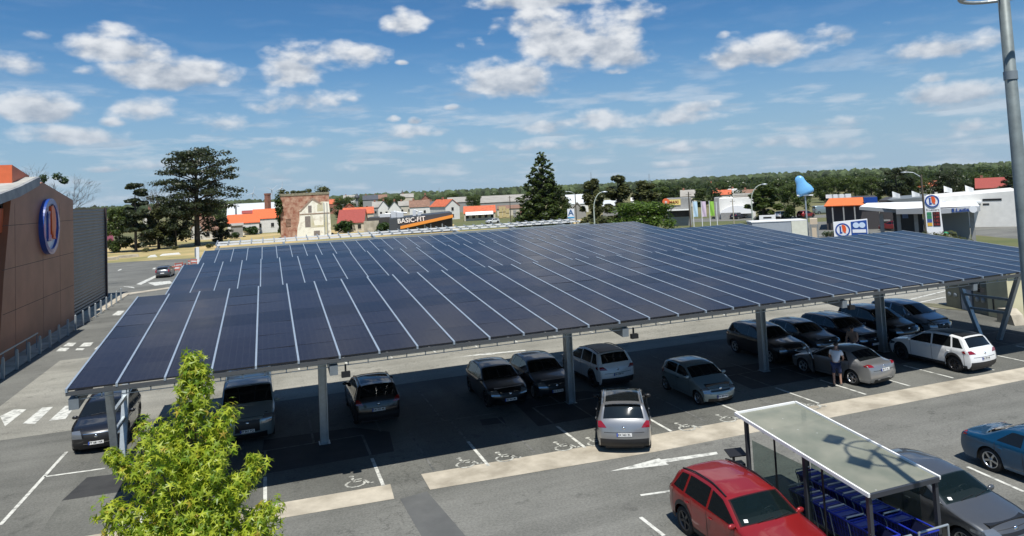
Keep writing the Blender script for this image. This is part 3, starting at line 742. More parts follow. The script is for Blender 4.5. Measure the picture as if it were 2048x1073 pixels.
# ------------------------------------------------------------------ solar carports
def panel_mat():
    m = bpy.data.materials.new('solar_module_glass'); m.use_nodes = True; nt = m.node_tree; L = nt.links
    b = nt.nodes['Principled BSDF']; b.inputs['Roughness'].default_value = .10; b.inputs['IOR'].default_value = 1.38
    b.inputs['Coat Weight'].default_value = .0; b.inputs['Coat Roughness'].default_value = .18
    b.inputs['Metallic'].default_value = 0.0
    tc = N(nt, 'ShaderNodeTexCoord'); g = N(nt, 'ShaderNodeNewGeometry')
    mp = N(nt, 'ShaderNodeMapping'); mp.inputs['Scale'].default_value = (1 / .19, 1 / .105, 1); L.new(tc.outputs['Object'], mp.inputs[0])
    br = N(nt, 'ShaderNodeTexBrick', offset=0.); br.inputs['Scale'].default_value = 1; br.inputs['Mortar Size'].default_value = .035
    br.inputs['Brick Width'].default_value = 1; br.inputs['Row Height'].default_value = 1
    br.inputs['Color1'].default_value = (.016, .015, .022, 1); br.inputs['Color2'].default_value = (.020, .019, .026, 1); br.inputs['Mortar'].default_value = (.028, .028, .036, 1)
    L.new(mp.outputs[0], br.inputs['Vector'])
    h = N(nt, 'ShaderNodeHueSaturation'); r = N(nt, 'ShaderNodeMapRange'); r.inputs['To Min'].default_value = .75; r.inputs['To Max'].default_value = 1.35
    L.new(g.outputs['Random Per Island'], r.inputs[0]); L.new(r.outputs[0], h.inputs['Value']); L.new(br.outputs['Color'], h.inputs['Color']); L.new(h.outputs[0], b.inputs['Base Color'])
    n2 = N(nt, 'ShaderNodeTexNoise', Scale=1.3, Detail=5.); L.new(tc.outputs['Object'], n2.inputs['Vector'])
    r2 = N(nt, 'ShaderNodeMapRange'); r2.inputs['To Min'].default_value = .07; r2.inputs['To Max'].default_value = .20; L.new(n2.outputs[0], r2.inputs[0]); L.new(r2.outputs[0], b.inputs['Roughness'])
    gl = N(nt, 'ShaderNodeBsdfGlossy'); gl.inputs['Color'].default_value = (.95, .95, .95, 1); L.new(r2.outputs[0], gl.inputs['Roughness'])
    df = N(nt, 'ShaderNodeBsdfDiffuse'); L.new(h.outputs[0], df.inputs['Color'])
    fr_ = N(nt, 'ShaderNodeFresnel'); fr_.inputs['IOR'].default_value = 1.33; ml_ = N(nt, 'ShaderNodeMath', operation='MULTIPLY'); ml_.inputs[1].default_value = .84; L.new(fr_.outputs[0], ml_.inputs[0])
    mx = N(nt, 'ShaderNodeMixShader'); L.new(ml_.outputs[0], mx.inputs[0]); L.new(df.outputs[0], mx.inputs[1]); L.new(gl.outputs[0], mx.inputs[2]); L.new(mx.outputs[0], nt.nodes['Material Output'].inputs[0])
    return m
M_pv = panel_mat()
M_frame = mat('module_black_frame', (.015, .015, .018), .4)
S_ = 1.19
M_rail = mat('module_rail_metal', (.40, .47, .54), .4, .45, var=.06)
def carport(label, x0, y0, z0, ncol, dep, rise, colx, group, detailed=True, mods=7):
    ang = math.atan2(rise, dep); root = empty('solar_carport', (x0, y0, 0), 0, label, 'carport', group)
    rnd = random.Random(int(y0 * 10))
    def S(x, v, off=0.):               # v metres up the slope
        return Vector((x, v * math.cos(ang) - off * math.sin(ang), z0 + v * math.sin(ang) + off * math.cos(ang)))
    ln = math.hypot(dep, rise); ml = ln / mods
    for c in range(ncol):
        mb = MB()
        for j in range(mods):
            tx, ty = rnd.gauss(0, .0045), rnd.gauss(0, .0045); dz = rnd.gauss(0, .001)
            xa, xb = c * S_ + .035, (c + 1) * S_ - .035; va, vb = j * ml + .008, (j + 1) * ml - .008
            q = []
            for x, v in ((xa, va), (xb, va), (xb, vb), (xa, vb)):
                q.append(S(x, v, .045 + dz + tx * (x - (xa + xb) / 2) + ty * (v - (va + vb) / 2)))
            low = [S(x, v, .0) for x, v in ((xa, va), (xb, va), (xb, vb), (xa, vb))]
            mb.add(q, [(0, 1, 2, 3)], 0)
            mb.add(q + low, [(4, 7, 6, 5), (0, 4, 5, 1), (1, 5, 6, 2), (2, 6, 7, 3), (3, 7, 4, 0)], 1)
        mb.build('solar_panel_column', [M_pv, M_frame], root)
    for c in range(ncol + 1):
        mb = MB(); x = c * S_
        mb.beam(S(x, -.05, .02), S(x, ln + .02, .02), .055, .10); mb.build('module_rail', M_rail, root)
    # purlins under the modules
    npur = 6
    for k in range(npur):
        v = .7 + (ln - 1.2) * k / (npur - 1)
        mb = MB(); a, b = S(.0, v, -.12), S(ncol * S_, v, -.12); mb.beam(a, b, .08, .15)
        mb.build('purlin', M_steel, root)
    # gutter and cable tray along the low edge
    mb = MB(); a, b = S(-.02, .0, -.08), S(ncol * S_ + .02, .0, -.08); mb.beam(a, b, .08, .10); mb.build('gutter', mat('dark_gutter', (.085, .09, .095), .5, .3), root)
    mb = MB()
    a, b = S(.2, .10, -.24), S(ncol * S_ - .2, .10, -.24)
    for dz in (.05, -.05): mb.beam(a + Vector((0, 0, dz)), b + Vector((0, 0, dz)), .03, .02)
    for k in range(int(ncol * S_ / .6)): mb.box(a + Vector((k * .6, 0, 0)), (.03, .03, .12))
    mb.build('cable_tray', M_galv, root)
    # main beams, columns, V frames at the ends
    for i, cx in enumerate(colx):
        x = cx - x0; mb = MB(); mb.beam(S(x, .0, -.38), S(x, ln, -.38), .24, .30); mb.build('main_beam', M_steel, root)
        ends = i in (0, len(colx) - 1)
        yc = 27.0 - 21.84
        if not ends:
            mb = MB(); top = S(x, yc / math.cos(ang), -.5).z
            for sx in (-1, 1): mb.bb((x + sx * .13 - .015, yc - .17, .0), (x + sx * .13 + .015, yc + .17, top))
            mb.bb((x - .115, yc - .02, .0), (x + .115, yc + .02, top))
            mb.build('column', M_galv, root)
            mb = MB(); mb.bb((x - .2, yc - .22, 0), (x + .2, yc + .22, .02)); mb.build('base_plate', M_galv, root)
        else:
            y1, y2 = yc - .60, yc + .10
            sh_ = 1.5 if i == 0 else 0
            yb1, yb2 = (25.86 - 21.84 + sh_), (26.85 - 21.84 + sh_)
            tz = z0 + .15
            for (ya, yt) in ((yb1, yb1 - 1.45), (yb2, yb2 + 1.45)):
                mb = MB(); mb.beam((x, ya, 0), (x, yt, S(x, yt, -.5).z), .22, .18); mb.build('slanted_column', M_galv, root)
            for zz in (1.45, 2.15):
                f = zz / (z0 - .3); mb = MB(); mb.beam((x, yb1 - 1.45 * f, zz), (x, yb2 + 1.45 * f, zz), .10, .12); mb.build('cross_bar', M_galv, root)
    # floodlights under the front edge
    for cx in colx[1:-1]:
        x = cx - x0 + .35; mb = MB(); p = S(x, .02, -.55); mb.box(p, (.26, .14, .16)); mb.box(p + Vector((0, .05, .18)), (.05, .05, .22)); mb.build('floodlight', M_black, root)
    return root
X0 = -5.15
colx = [-5.35 + .35, 1.81, 11.77, 21.65, 28.95, 35.6]
carport('front solar carport, its near edge closest to the viewer with cars parked beneath', X0, 21.84, 4.15, 36, 11.15, 1.05, colx, 'solar carports')
carport('middle solar carport directly behind the front one', X0, 38.87, 4.02, 37, 11.53, 1.08, [c for c in colx], 'solar carports')
carport('rear solar carport farthest back with finished panels', X0, 55.5, 3.88, 36, 11.53, 1.08, [c for c in colx], 'solar carports')
# bare frame behind
fr = empty('carport_frame', (X0, 72.4, 0), 0, 'unfinished carport frame of bare steel purlins behind the solar roofs', 'carport frame')
def FS(x, v, off=0.): return Vector((x, v, 3.75 + v * .0937 + off))
for c in range(37):
    mb = MB(); mb.beam(FS(c * S_, 8.6, .12), FS(c * S_, 12.2, .12), .09, .10); mb.build('module_rail', M_galv, fr)
for v in (1.5, 4.2, 6.9, 9.6, 11.4):
    mb = MB(); mb.beam(FS(0, v, 0), FS(36.6 * S_, v, 0), .16, .18); mb.build('purlin', M_white if v > 9 else M_galv, fr)
for cx in colx:
    mb = MB(); mb.beam(FS(cx - X0, 0, -.25), FS(cx - X0, 11.8, -.25), .22, .28); mb.build('main_beam', M_steel, fr)
    mb = MB(); mb.box((cx - X0, 5.2, 2.0), (.3, .3, 4.0)); mb.build('column', M_galv, fr)
# ------------------------------------------------------------------ trolley shelter, trolleys, bin
M_roofg = bpy.data.materials.new('frosted_roof_sheet'); M_roofg.use_nodes = True
def _rg():
    nt = M_roofg.node_tree; L = nt.links; b = nt.nodes['Principled BSDF']; b.inputs['Roughness'].default_value = .28
    tc = N(nt, 'ShaderNodeTexCoord'); n = N(nt, 'ShaderNodeTexNoise', Scale=1.4, Detail=9.); L.new(tc.outputs['Object'], n.inputs['Vector'])
    r = N(nt, 'ShaderNodeValToRGB'); r.color_ramp.elements[0].position = .35; r.color_ramp.elements[1].position = .7
    r.color_ramp.elements[0].color = (.17, .18, .135, 1); r.color_ramp.elements[1].color = (.26, .255, .195, 1); L.new(n.outputs[0], r.inputs[0])
    vo = N(nt, 'ShaderNodeTexVoronoi', Scale=2.6); L.new(tc.outputs['Object'], vo.inputs['Vector'])
    lt = N(nt, 'ShaderNodeMath', operation='LESS_THAN'); lt.inputs[1].default_value = .035; L.new(vo.outputs['Distance'], lt.inputs[0])
    mx = N(nt, 'ShaderNodeMix', data_type='RGBA'); L.new(lt.outputs[0], mx.inputs[0]); L.new(r.outputs[0], mx.inputs[6]); mx.inputs[7].default_value = (.6, .6, .58, 1)
    L.new(mx.outputs[2], b.inputs['Base Color'])
    t = N(nt, 'ShaderNodeBsdfTransparent'); t.inputs[0].default_value = (.85, .9, .85, 1)
    m = N(nt, 'ShaderNodeMixShader'); m.inputs[0].default_value = .92
    L.new(t.outputs[0], m.inputs[1]); L.new(b.outputs[0], m.inputs[2]); L.new(m.outputs[0], nt.nodes['Material Output'].inputs[0])
_rg()
M_post = mat('dark_grey_post', (.035, .038, .045), .45)
sh = empty('trolley_shelter', (12.0, 11.87, 0), 0, 'trolley shelter with flat greenish glass roof edged in white, in the foreground', 'trolley shelter')
SW, SL = 2.07, 4.43
def sz(y): return 2.02 + .48 * y / SL
mb = MB(); mb.add([(0, 0, sz(0)), (SW, 0, sz(0)), (SW, SL, sz(SL)), (0, SL, sz(SL))], [(0, 1, 2, 3)]); mb.build('roof_sheet', M_roofg, sh)
for a, b in (((0, -.02), (0, SL)), ((SW, -.02), (SW, SL))):
    mb = MB(); mb.beam((a[0], a[1], sz(a[1]) + .01), (b[0], b[1], sz(b[1]) + .01), .05, .08); mb.build('roof_edge', M_white, sh)
mb = MB(); mb.beam((.03, SL, sz(SL) + .012), (SW - .03, SL, sz(SL) + .012), .05, .07); mb.build('roof_edge', M_white, sh)
mb = MB(); mb.beam((.03, 0, sz(0) - .02), (SW - .03, 0, sz(0) - .02), .07, .10); mb.build('gutter', M_post, sh)
for y in (1.15, 2.25, 3.35):
    mb = MB(); mb.beam((.03, y, sz(y) - .05), (SW - .03, y, sz(y) - .05), .05, .06); mb.build('roof_beam', M_post, sh)
for x, y in ((.08, .08), (SW - .05, .08), (.08, SL - .35), (.08, 1.95), (SW - .05, SL - .35), (SW - .05, 1.95)):
    mb = MB(); mb.box((x, y, (sz(y) - .06) / 2), (.09, .09, sz(y) - .06)); mb.build('post', M_post, sh)
for y in (3.0, 1.4):
    mb = MB(); mb.box((.08, y, (sz(y) - .06) / 2), (.035, .035, sz(y) - .06)); mb.build('mullion', M_black, sh)
mb = MB(); mb.box((.08, SL - 1.6, 1.1), (.012, 2.1, 1.7)); mb.build('side_pane', M_panel_glass, sh)
mb = MB(); mb.box((SW - .05, SL / 2, 1.05), (.012, SL - 1.0, 1.6)); mb.build('side_pane', M_panel_glass, sh)
for x in (.35, 1.45):
    mb = MB(); mb.path([(x - .25, -.12, 0), (x - .25, -.12, 1.05), (x + .62, -.12, 1.05), (x + .62, -.12, 0)], .025, 8); mb.build('guard_rail', M_galv, sh)
mb = MB(); mb.path([(1.02, .1, .35), (1.02, SL - .8, .35)], .02, 6); mb.build('lane_divider', M_galv, sh)
# bin
bn = empty('litter_bin', (12.02, 16.42, 0), R_(-10), 'black litter bin with tilted lid on the far corner post of the trolley shelter', 'bin')
mb = MB(); mb.prism([(-.2, -.15), (.2, -.15), (.22, .12), (-.22, .12)], 'Z', .35, 1.15); mb.build('bin_body', M_black, bn, recalc=True)
mb = MB(); mb.box((0, 0, 1.42), (.50, .36, .03), M=Matrix.Rotation(R_(14), 3, 'X')); mb.bb((-.02, .1, 1.1), (.02, .14, 1.42)); mb.build('bin_lid', M_black, bn)
mb = MB(); mb.tube((0, .16, 0), (0, .16, 1.3), .03, .03, 8); mb.build('bin_post', M_post, bn)
# shopping trolleys
M_tblue = mat('blue_trolley_plastic', (.012, .025, .30), .35, coat=.3, var=.12, vscale=8)
M_tgrid = mat('trolley_side_mesh', (.010, .014, .06), .6)
def trolley(label, group):
    t = empty('shopping_trolley', (0, 0, 0), 0, label, 'trolley', group)
    # basket: tapering box open on top, slats in the sides
    w0, w1, l0, l1, z0, z1 = .20, .27, .34, .46, .52, .98
    mb = MB()
    lo = [(-w0, -l0, z0), (w0, -l0, z0), (w0, l0, z0), (-w0, l0, z0)]; hi = [(-w1, -l1, z1), (w1, -l1, z1), (w1, l1, z1), (-w1, l1, z1)]
    mb.add(lo, [(0, 3, 2, 1)])
    for k in range(4):
        a, b, c, d = Vector(lo[k]), Vector(lo[(k + 1) % 4]), Vector(hi[(k + 1) % 4]), Vector(hi[k])
        n = 9
        for j in range(n + 1):
            f = j / n; mb.beam(a.lerp(b, f), d.lerp(c, f), .008, .008)
        for f in (.0, .35, .65): mb.beam(a.lerp(d, f), b.lerp(c, f), .010, .010)
    mb.build('basket', M_tblue, t)
    mb = MB(); li = [Vector(p) * .97 + Vector((0, 0, .02)) for p in lo]; hi2 = [Vector((p[0] * .95, p[1] * .95, z1 - .04)) for p in hi]
    mb.add(li + hi2, [(0, 1, 5, 4), (1, 2, 6, 5), (2, 3, 7, 6), (3, 0, 4, 7), (0, 3, 2, 1)]); mb.build('basket_lining', M_tgrid, t)
    mb = MB(); P4 = [Vector(p) for p in hi] + [Vector(hi[0])]
    for a, b in zip(P4, P4[1:]): mb.tube(a, b, .022, .022, 6)
    mb.build('basket_rim', M_tblue, t)
    mb = MB(); mb.add([(-w1 + .02, l1 - .03, z1 - .01), (w1 - .02, l1 - .03, z1 - .01), (w1 - .03, l1 - .34, z1 + .015), (-w1 + .03, l1 - .34, z1 + .015)], [(0, 1, 2, 3)])
    mb.build('child_seat_flap', M_tblue, t)
    mb = MB(); mb.tube((-w1 + .03, l1 + .06, z1 + .05), (w1 - .03, l1 + .06, z1 + .05), .020, .020, 8); mb.build('handle', mat('pale_grey_grip', (.45, .47, .48), .4), t)
    mb = MB()
    for sx in (-1, 1): mb.path([(sx * w1, l1 + .05, z1 + .04), (sx * w1, l1 - .02, z1 - .1), (sx * .24, .32, .2), (sx * .22, .36, .12)], .012, 5); mb.path([(sx * .24, .30, .22), (sx * .19, -.38, .16)], .012, 5)
    mb.build('chassis', M_galv, t)
    for sx, y in ((-1, .36), (1, .36), (-1, -.36), (1, -.36)):
        mb = MB(); mb.lathe([(0, -.014), (.06, -.014), (.06, .014), (0, .014)], (sx * .21, y, .06), 'X', 10); mb.build('castor', M_rub, t)
    return t
tr = None
rows = [(12.62, [14.3, 14.03, 13.76, 13.49, 13.22, 12.95, 12.4]), (13.5, [15.0, 14.73, 14.46, 14.19, 13.92, 13.65, 13.38, 13.11, 12.84, 12.2])]
ordw = ['rearmost', 'second', 'third', 'fourth', 'fifth', 'sixth', 'seventh', 'eighth', 'ninth', 'frontmost']
for ri, (x, ys) in enumerate(rows):
    for k, y in enumerate(ys):
        wd = 'frontmost' if k == len(ys) - 1 else ordw[k]
        lb = f'blue shopping trolley, {wd} in the ' + ('left row beside the red SUV' if ri == 0 else 'right row beside the grey hatchback')
        if tr is None: tr = trolley(lb, 'shopping trolleys in the shelter'); tr.location = (x, y, 0.02); tr.rotation_euler = (0, 0, 0)
        else: dup(tr, (x + random.uniform(-.02, .02), y, .02), random.uniform(-.03, .03), lb)

# ------------------------------------------------------------------ floodlight mast
PL = Vector((12.52, 8.47))
ms = empty('floodlight_mast', (PL.x, PL.y, 0), 0, 'tall grey steel lighting mast with a ring of floodlights at its top, right edge', 'light mast')
mb = MB(); mb.lathe([(.155, 0), (.135, 3), (.104, 8), (.088, 12.25), (.0, 12.3)], n=20); mb.build('pole', mat('mast_grey', (.17, .20, .20), .55, .2, var=.15, vscale=5), ms)
mb = MB(); mb.lathe([(.11, 10.45), (.11, 10.6)], n=16); mb.build('collar', M_steel, ms)
RZ = 12.02
mb = MB(); pts = [(.66 * math.cos(a), .66 * math.sin(a), RZ) for a in [2 * math.pi * i / 32 for i in range(33)]]; mb.path(pts, .035, 6); mb.build('ring', M_galv, ms)
for k in range(4):
    a = k * A90 + .5; c, s_ = math.cos(a), math.sin(a)
    mb = MB(); mb.path([(0, 0, RZ + .12), (.66 * c, .66 * s_, RZ), (.80 * c, .80 * s_, RZ + .40)], .03, 6); mb.build('ring_arm', M_galv, ms)
    fl = MB(); q = Matrix.Rotation(a, 3, 'Z') @ Matrix.Rotation(R_(20), 3, 'Y')
    fl.box(Vector((.86 * c, .86 * s_, RZ + .42)), (.42, .50, .12), M=q); f_ = fl.build('floodlight', M_steel, ms)
    gl = MB(); gl.box(Vector((.86 * c, .86 * s_, RZ + .42)) + q @ Vector((0, 0, -.068)), (.34, .42, .012), M=q); gl.build('lens', mat('floodlight_glass', (.5, .52, .5), .1, coat=1), f_)

# ------------------------------------------------------------------ foreground young tree with star shaped leaves
def leaf_mat(name, ca, cb, cred=None):
    m = bpy.data.materials.new(name); m.use_nodes = True; nt = m.node_tree; L = nt.links; b = nt.nodes['Principled BSDF']
    b.inputs['Roughness'].default_value = .42
    g = N(nt, 'ShaderNodeNewGeometry'); r = N(nt, 'ShaderNodeValToRGB'); e = r.color_ramp.elements
    e[0].color = (*ca, 1); e[1].color = (*cb, 1); e[1].position = .85
    if cred: x = r.color_ramp.elements.new(.95); x.color = (*cb, 1); x = r.color_ramp.elements.new(1.0); x.color = (*cred, 1)
    L.new(g.outputs['Random Per Island'], r.inputs[0]); L.new(r.outputs[0], b.inputs['Base Color'])
    t = N(nt, 'ShaderNodeBsdfTranslucent'); L.new(r.outputs[0], t.inputs[0]); m2 = N(nt, 'ShaderNodeMixShader'); m2.inputs[0].default_value = .5
    L.new(b.outputs[0], m2.inputs[1]); L.new(t.outputs[0], m2.inputs[2]); L.new(m2.outputs[0], nt.nodes['Material Output'].inputs[0])
    return m
M_leaf = leaf_mat('star_leaf', (.15, .27, .018), (.50, .56, .05), (.50, .36, .06))
M_bark = mat('bark', (.09, .075, .055), .9, var=.25, vscale=12, bump=.5)
Tc = base(400, 9.2); TX, TY = Tc.x, Tc.y
yt = empty('young_tree', (TX, TY, 0), 0, 'young tree with bright yellow green star shaped leaves in the left foreground', 'tree')
rnd = random.Random(11)
trunk = MB(); pts = [Vector((0, 0, 0)), Vector((.03, .02, 1.8)), Vector((-.04, .03, 3.6)), Vector((.02, -.02, 5.2)), Vector((-.03, 0, 6.75))]
rr = [.10, .085, .06, .035, .012]
for k in range(4): trunk.tube(pts[k], pts[k + 1], rr[k], rr[k + 1], 9)
star = []
for k in range(10):
    a = math.pi * k / 5 + math.pi / 2
    rad = (.5 if k % 2 == 0 else .13)
    if k == 5: rad = .10
    if k in (4, 6): rad = .38
    star.append(Vector((rad * math.cos(a), rad * math.sin(a), -.09 if k % 2 == 0 else 0)))
lv = MB(); limb = MB()
def add_leaf(p, size, out):
    n = (out * .75 + Vector((rnd.gauss(0, .5), rnd.gauss(0, .5), .55 + rnd.gauss(0, .4)))).normalized()
    q = n.to_track_quat('Z', 'Y').to_matrix() @ Matrix.Rotation(rnd.uniform(0, 6.28), 3, 'Z')
    vs = [p + q @ Vector((0, 0, .02 * size))] + [p + q @ (v * size) for v in star]
    lv.add(vs, [(0, 1 + k, 1 + (k + 1) % 10) for k in range(10)])
# leaders: (azimuth offset x, base z, tip position)
def cluster(a, b, rad0, rad1, count):
    a = Vector(a); b = Vector(b)
    for _ in range(count):
        f = rnd.random(); p = a.lerp(b, f); r = (rad0 + (rad1 - rad0) * f) * (rnd.random() ** .45)
        d = Vector((rnd.gauss(0, 1), rnd.gauss(0, 1), rnd.gauss(0, .6))).normalized()
        add_leaf(p + d * r, rnd.uniform(.095, .165), d)
def W_(px, py, dd=0.): return D(px, py, 9.2 + dd) - Vector((TX, TY, 0))
branches = [((395, 1000), (386, 708), .40, .13, 640, 0), ((385, 820), (392, 740), .26, .20, 200, 0), ((400, 960), (455, 820), .26, .17, 330, -.1), ((390, 980), (330, 850), .28, .16, 330, .1),
            ((400, 1060), (520, 925), .30, .13, 330, -.3), ((480, 1100), (545, 1010), .25, .16, 260, -.4), ((370, 1080), (240, 920), .30, .14, 380, .1), ((330, 1090), (215, 1020), .34, .18, 330, -.2),
            ((400, 1150), (300, 880), .40, .22, 380, -.35), ((400, 1150), (430, 900), .45, .28, 460, -.35), ((400, 1180), (400, 1030), .85, .55, 1500, 0), ((300, 1160), (250, 1080), .4, .3, 400, 0),
            ((500, 1160), (540, 1080), .4, .25, 300, 0), ((420, 1100), (475, 960), .25, .13, 260, .3), ((290, 960), (285, 840), .14, .09, 90, .1), ((400, 1250), (400, 1130), 1.05, .9, 1300, 0),
            ((400, 1400), (400, 1250), 1.1, 1.05, 900, 0), ((505, 940), (508, 912), .10, .08, 60, -.3), ((230, 920), (222, 905), .12, .09, 60, .1)]
for a, b, r0, r1, c, dd in branches:
    A, B_ = W_(*a, dd), W_(*b, dd)
    cluster(A, B_, r0, r1, int(c * 1.45)); s0 = Vector((0, 0, max(2.0, A.z - .9))); limb.tube(s0, A, .022, .016, 5); limb.tube(A, B_, .016, .005, 5)
trunk.v, trunk.f, trunk.m, trunk.s
trunk.add(limb.v, limb.f, 0, True)
trunk.build('trunk', M_bark, yt); lv.build('crown', M_leaf, yt)
print('leaves', len(lv.f))

# ------------------------------------------------------------------ people
M_skin = mat('skin', (.42, .24, .17), .55); M_hair = mat('dark_hair', (.015, .011, .009), .6)
M_tee = mat('white_cotton', (.72, .72, .74), .9, bump=.2); M_short = mat('navy_cotton', (.018, .03, .085), .9); M_shoe = mat('grey_shoes', (.10, .10, .10), .7)
def person(label, loc, rz, lean=.25, shirt=M_tee, shorts=M_short, arms=None, hairm=M_hair):
    root = empty('person', loc, rz, label, 'person')
    J = {'pelvis': (0, 0, .93), 'spine': (.06 * lean * 4, 0, 1.15), 'chest': (.14 * lean * 4, 0, 1.34), 'neck': (.20 * lean * 4, 0, 1.47), 'head0': (.235 * lean * 4, 0, 1.56), 'head': (.28 * lean * 4, 0, 1.66),
         'hl': (0, .10, .88), 'kl': (.05, .12, .48), 'al': (-.01, .12, .08), 'tl': (.15, .13, .03),
         'hr': (0, -.10, .88), 'kr': (.10, -.12, .48), 'ar': (.10, -.13, .08), 'tr': (.27, -.14, .03)}
    cz = J['chest']; nx = cz[0]
    J.update({'sl': (nx + .03, .19, 1.40), 'el': (nx + .12, .27, 1.14), 'wl': (nx + .33, .22, 1.02), 'ml': (nx + .40, .21, 1.00),
              'sr': (nx + .03, -.19, 1.40), 'er': (nx + .10, -.27, 1.13), 'wr': (nx + .28, -.20, .98), 'mr': (nx + .35, -.18, .96)})
    Rd = {'pelvis': .145, 'spine': .125, 'chest': .15, 'neck': .058, 'head0': .07, 'head': .095, 'hl': .095, 'kl': .06, 'al': .042, 'tl': .035, 'hr': .095, 'kr': .06, 'ar': .042, 'tr': .035,
          'sl': .065, 'el': .045, 'wl': .030, 'ml': .034, 'sr': .065, 'er': .045, 'wr': .030, 'mr': .034}
    E = [('pelvis', 'spine'), ('spine', 'chest'), ('chest', 'neck'), ('neck', 'head0'), ('head0', 'head'), ('pelvis', 'hl'), ('hl', 'kl'), ('kl', 'al'), ('al', 'tl'), ('pelvis', 'hr'), ('hr', 'kr'), ('kr', 'ar'), ('ar', 'tr'),
         ('chest', 'sl'), ('sl', 'el'), ('el', 'wl'), ('wl', 'ml'), ('chest', 'sr'), ('sr', 'er'), ('er', 'wr'), ('wr', 'mr')]
    def skin(names, edges, radii, extra, m, nm, extraJ=None):
        JJ = dict(J); JJ.update(extraJ or {}); 
        me = bpy.data.meshes.new(nm); me.from_pydata([JJ[k] for k in names], [(names.index(a), names.index(b)) for a, b in edges], [])
        o = bpy.data.objects.new('tmp', me); col.objects.link(o)
        md = o.modifiers.new('s', 'SKIN'); md.use_smooth_shade = True
        for i, k in enumerate(names):
            r = radii[k] + extra
            me.skin_vertices[0].data[i].radius = (r, r)
        me.skin_vertices[0].data[0].use_root = True
        o.modifiers.new('u', 'SUBSURF').levels = 2
        bpy.context.view_layer.update()
        e = bpy.data.meshes.new_from_object(o.evaluated_get(bpy.context.evaluated_depsgraph_get())); bpy.data.objects.remove(o)
        e.materials.clear(); e.materials.append(m); e.polygons.foreach_set('use_smooth', [True] * len(e.polygons))
        oo = bpy.data.objects.new(nm, e); col.objects.link(oo); oo.parent = root; return oo
    names = list(J.keys()); Ex = list(E); XJ = {}; Rx = dict(Rd)
    for sd_, hand in ((1, 'ml'), (-1, 'mr')):
        b0 = Vector(J[hand])
        for fi in range(4):
            o1 = b0 + Vector((.045, (fi - 1.5) * .017, -.01)); o2 = o1 + Vector((.03 + .006 * (fi in (1, 2)), 0, -.025)); 
            XJ[f'{hand}a{fi}'] = tuple(o1); XJ[f'{hand}b{fi}'] = tuple(o2); Rx[f'{hand}a{fi}'] = .0095; Rx[f'{hand}b{fi}'] = .0075
            Ex += [(hand, f'{hand}a{fi}'), (f'{hand}a{fi}', f'{hand}b{fi}')]
        t1 = b0 + Vector((.01, -sd_ * .045, .0)); XJ[hand + 't'] = tuple(t1); Rx[hand + 't'] = .009; Ex.append((hand, hand + 't'))
    skin(names + list(XJ), Ex, Rx, 0, M_skin, 'body', XJ)
    t_names = ['pelvis', 'spine', 'chest', 'sl', 'sr', 'hemL', 'hemR']; tr_ = {k: Rd.get(k, .07) for k in t_names}
    J2 = {'hemL': tuple(Vector(J['sl']).lerp(Vector(J['el']), .6)), 'hemR': tuple(Vector(J['sr']).lerp(Vector(J['er']), .6))}
    tr_['hemL'] = tr_['hemR'] = .052
    skin(t_names, [('pelvis', 'spine'), ('spine', 'chest'), ('chest', 'sl'), ('chest', 'sr'), ('sl', 'hemL'), ('sr', 'hemR')], tr_, .022, shirt, 'shirt', J2)
    J3 = {'cl': tuple(Vector(J['hl']).lerp(Vector(J['kl']), .95)), 'cr': tuple(Vector(J['hr']).lerp(Vector(J['kr']), .95))}
    s_names = ['pelvis', 'hl', 'hr', 'cl', 'cr']; sr_ = {k: Rd.get(k, .07) for k in s_names}; sr_['cl'] = sr_['cr'] = .078
    skin(s_names, [('pelvis', 'hl'), ('pelvis', 'hr'), ('hl', 'cl'), ('hr', 'cr')], sr_, .018, shorts, 'shorts', J3)
    h = Vector(J['head'])
    mb = MB(); mb.ell(h + Vector((-.015, 0, .025)), (.108, .093, .098), 14, 9); mb.build('hair', hairm, root)
    mb = MB(); mb.ell(h + Vector((.098, 0, -.015)), (.02, .014, .022), 8, 5)
    for sy in (-1, 1): mb.ell(h + Vector((0, sy * .092, -.01)), (.022, .010, .03), 8, 5)
    mb.build('nose_and_ears', M_skin, root)
    mb = MB()
    for sy in (-1, 1): mb.ell(h + Vector((.088, sy * .033, .012)), (.010, .014, .009), 8, 5)
    mb.build('eyes', M_hair, root)
    for a, b in (('al', 'tl'), ('ar', 'tr')):
        mb = MB(); p = (Vector(J[a]) + Vector(J[b])) / 2; mb.ell((p.x + .02, p.y, .045), (.14, .05, .045), 12, 7); mb.build('shoe', M_shoe, root)
    return root
pg = G(1677, 774)
person('person in white t-shirt and navy shorts leaning into the open door of the silver saloon', (pg.x, pg.y + .05, .02), R_(38), .30)
pg = G(1748, 722)
person('bare armed person half hidden behind the boot of the silver saloon', (26.1, 26.0, .02), R_(200), .12, shirt=mat('beige_cotton', (.35, .22, .16), .9))
# open door of the saloon
jd = bpy.data.objects
mb = MB(); mb.grid(lambda u, v: Vector((-.03 * math.sin(v * 3), u * .95, .30 + v * .62)), 6, 6); mb.grid(lambda u, v: Vector((.05, u * .95, .30 + v * .62)), 6, 6)
for f in ((0, 0, .3), ): pass
mb.path([(.02, .0, .92), (.14, .12, 1.36), (.14, .80, 1.34), (.02, .95, .92)], .022, 6)
dr = mb.build('driver_door', P_silver, jet); dr.location = (1.02 - .02, .80, 0); dr.rotation_euler = (0, 0, R_(52))
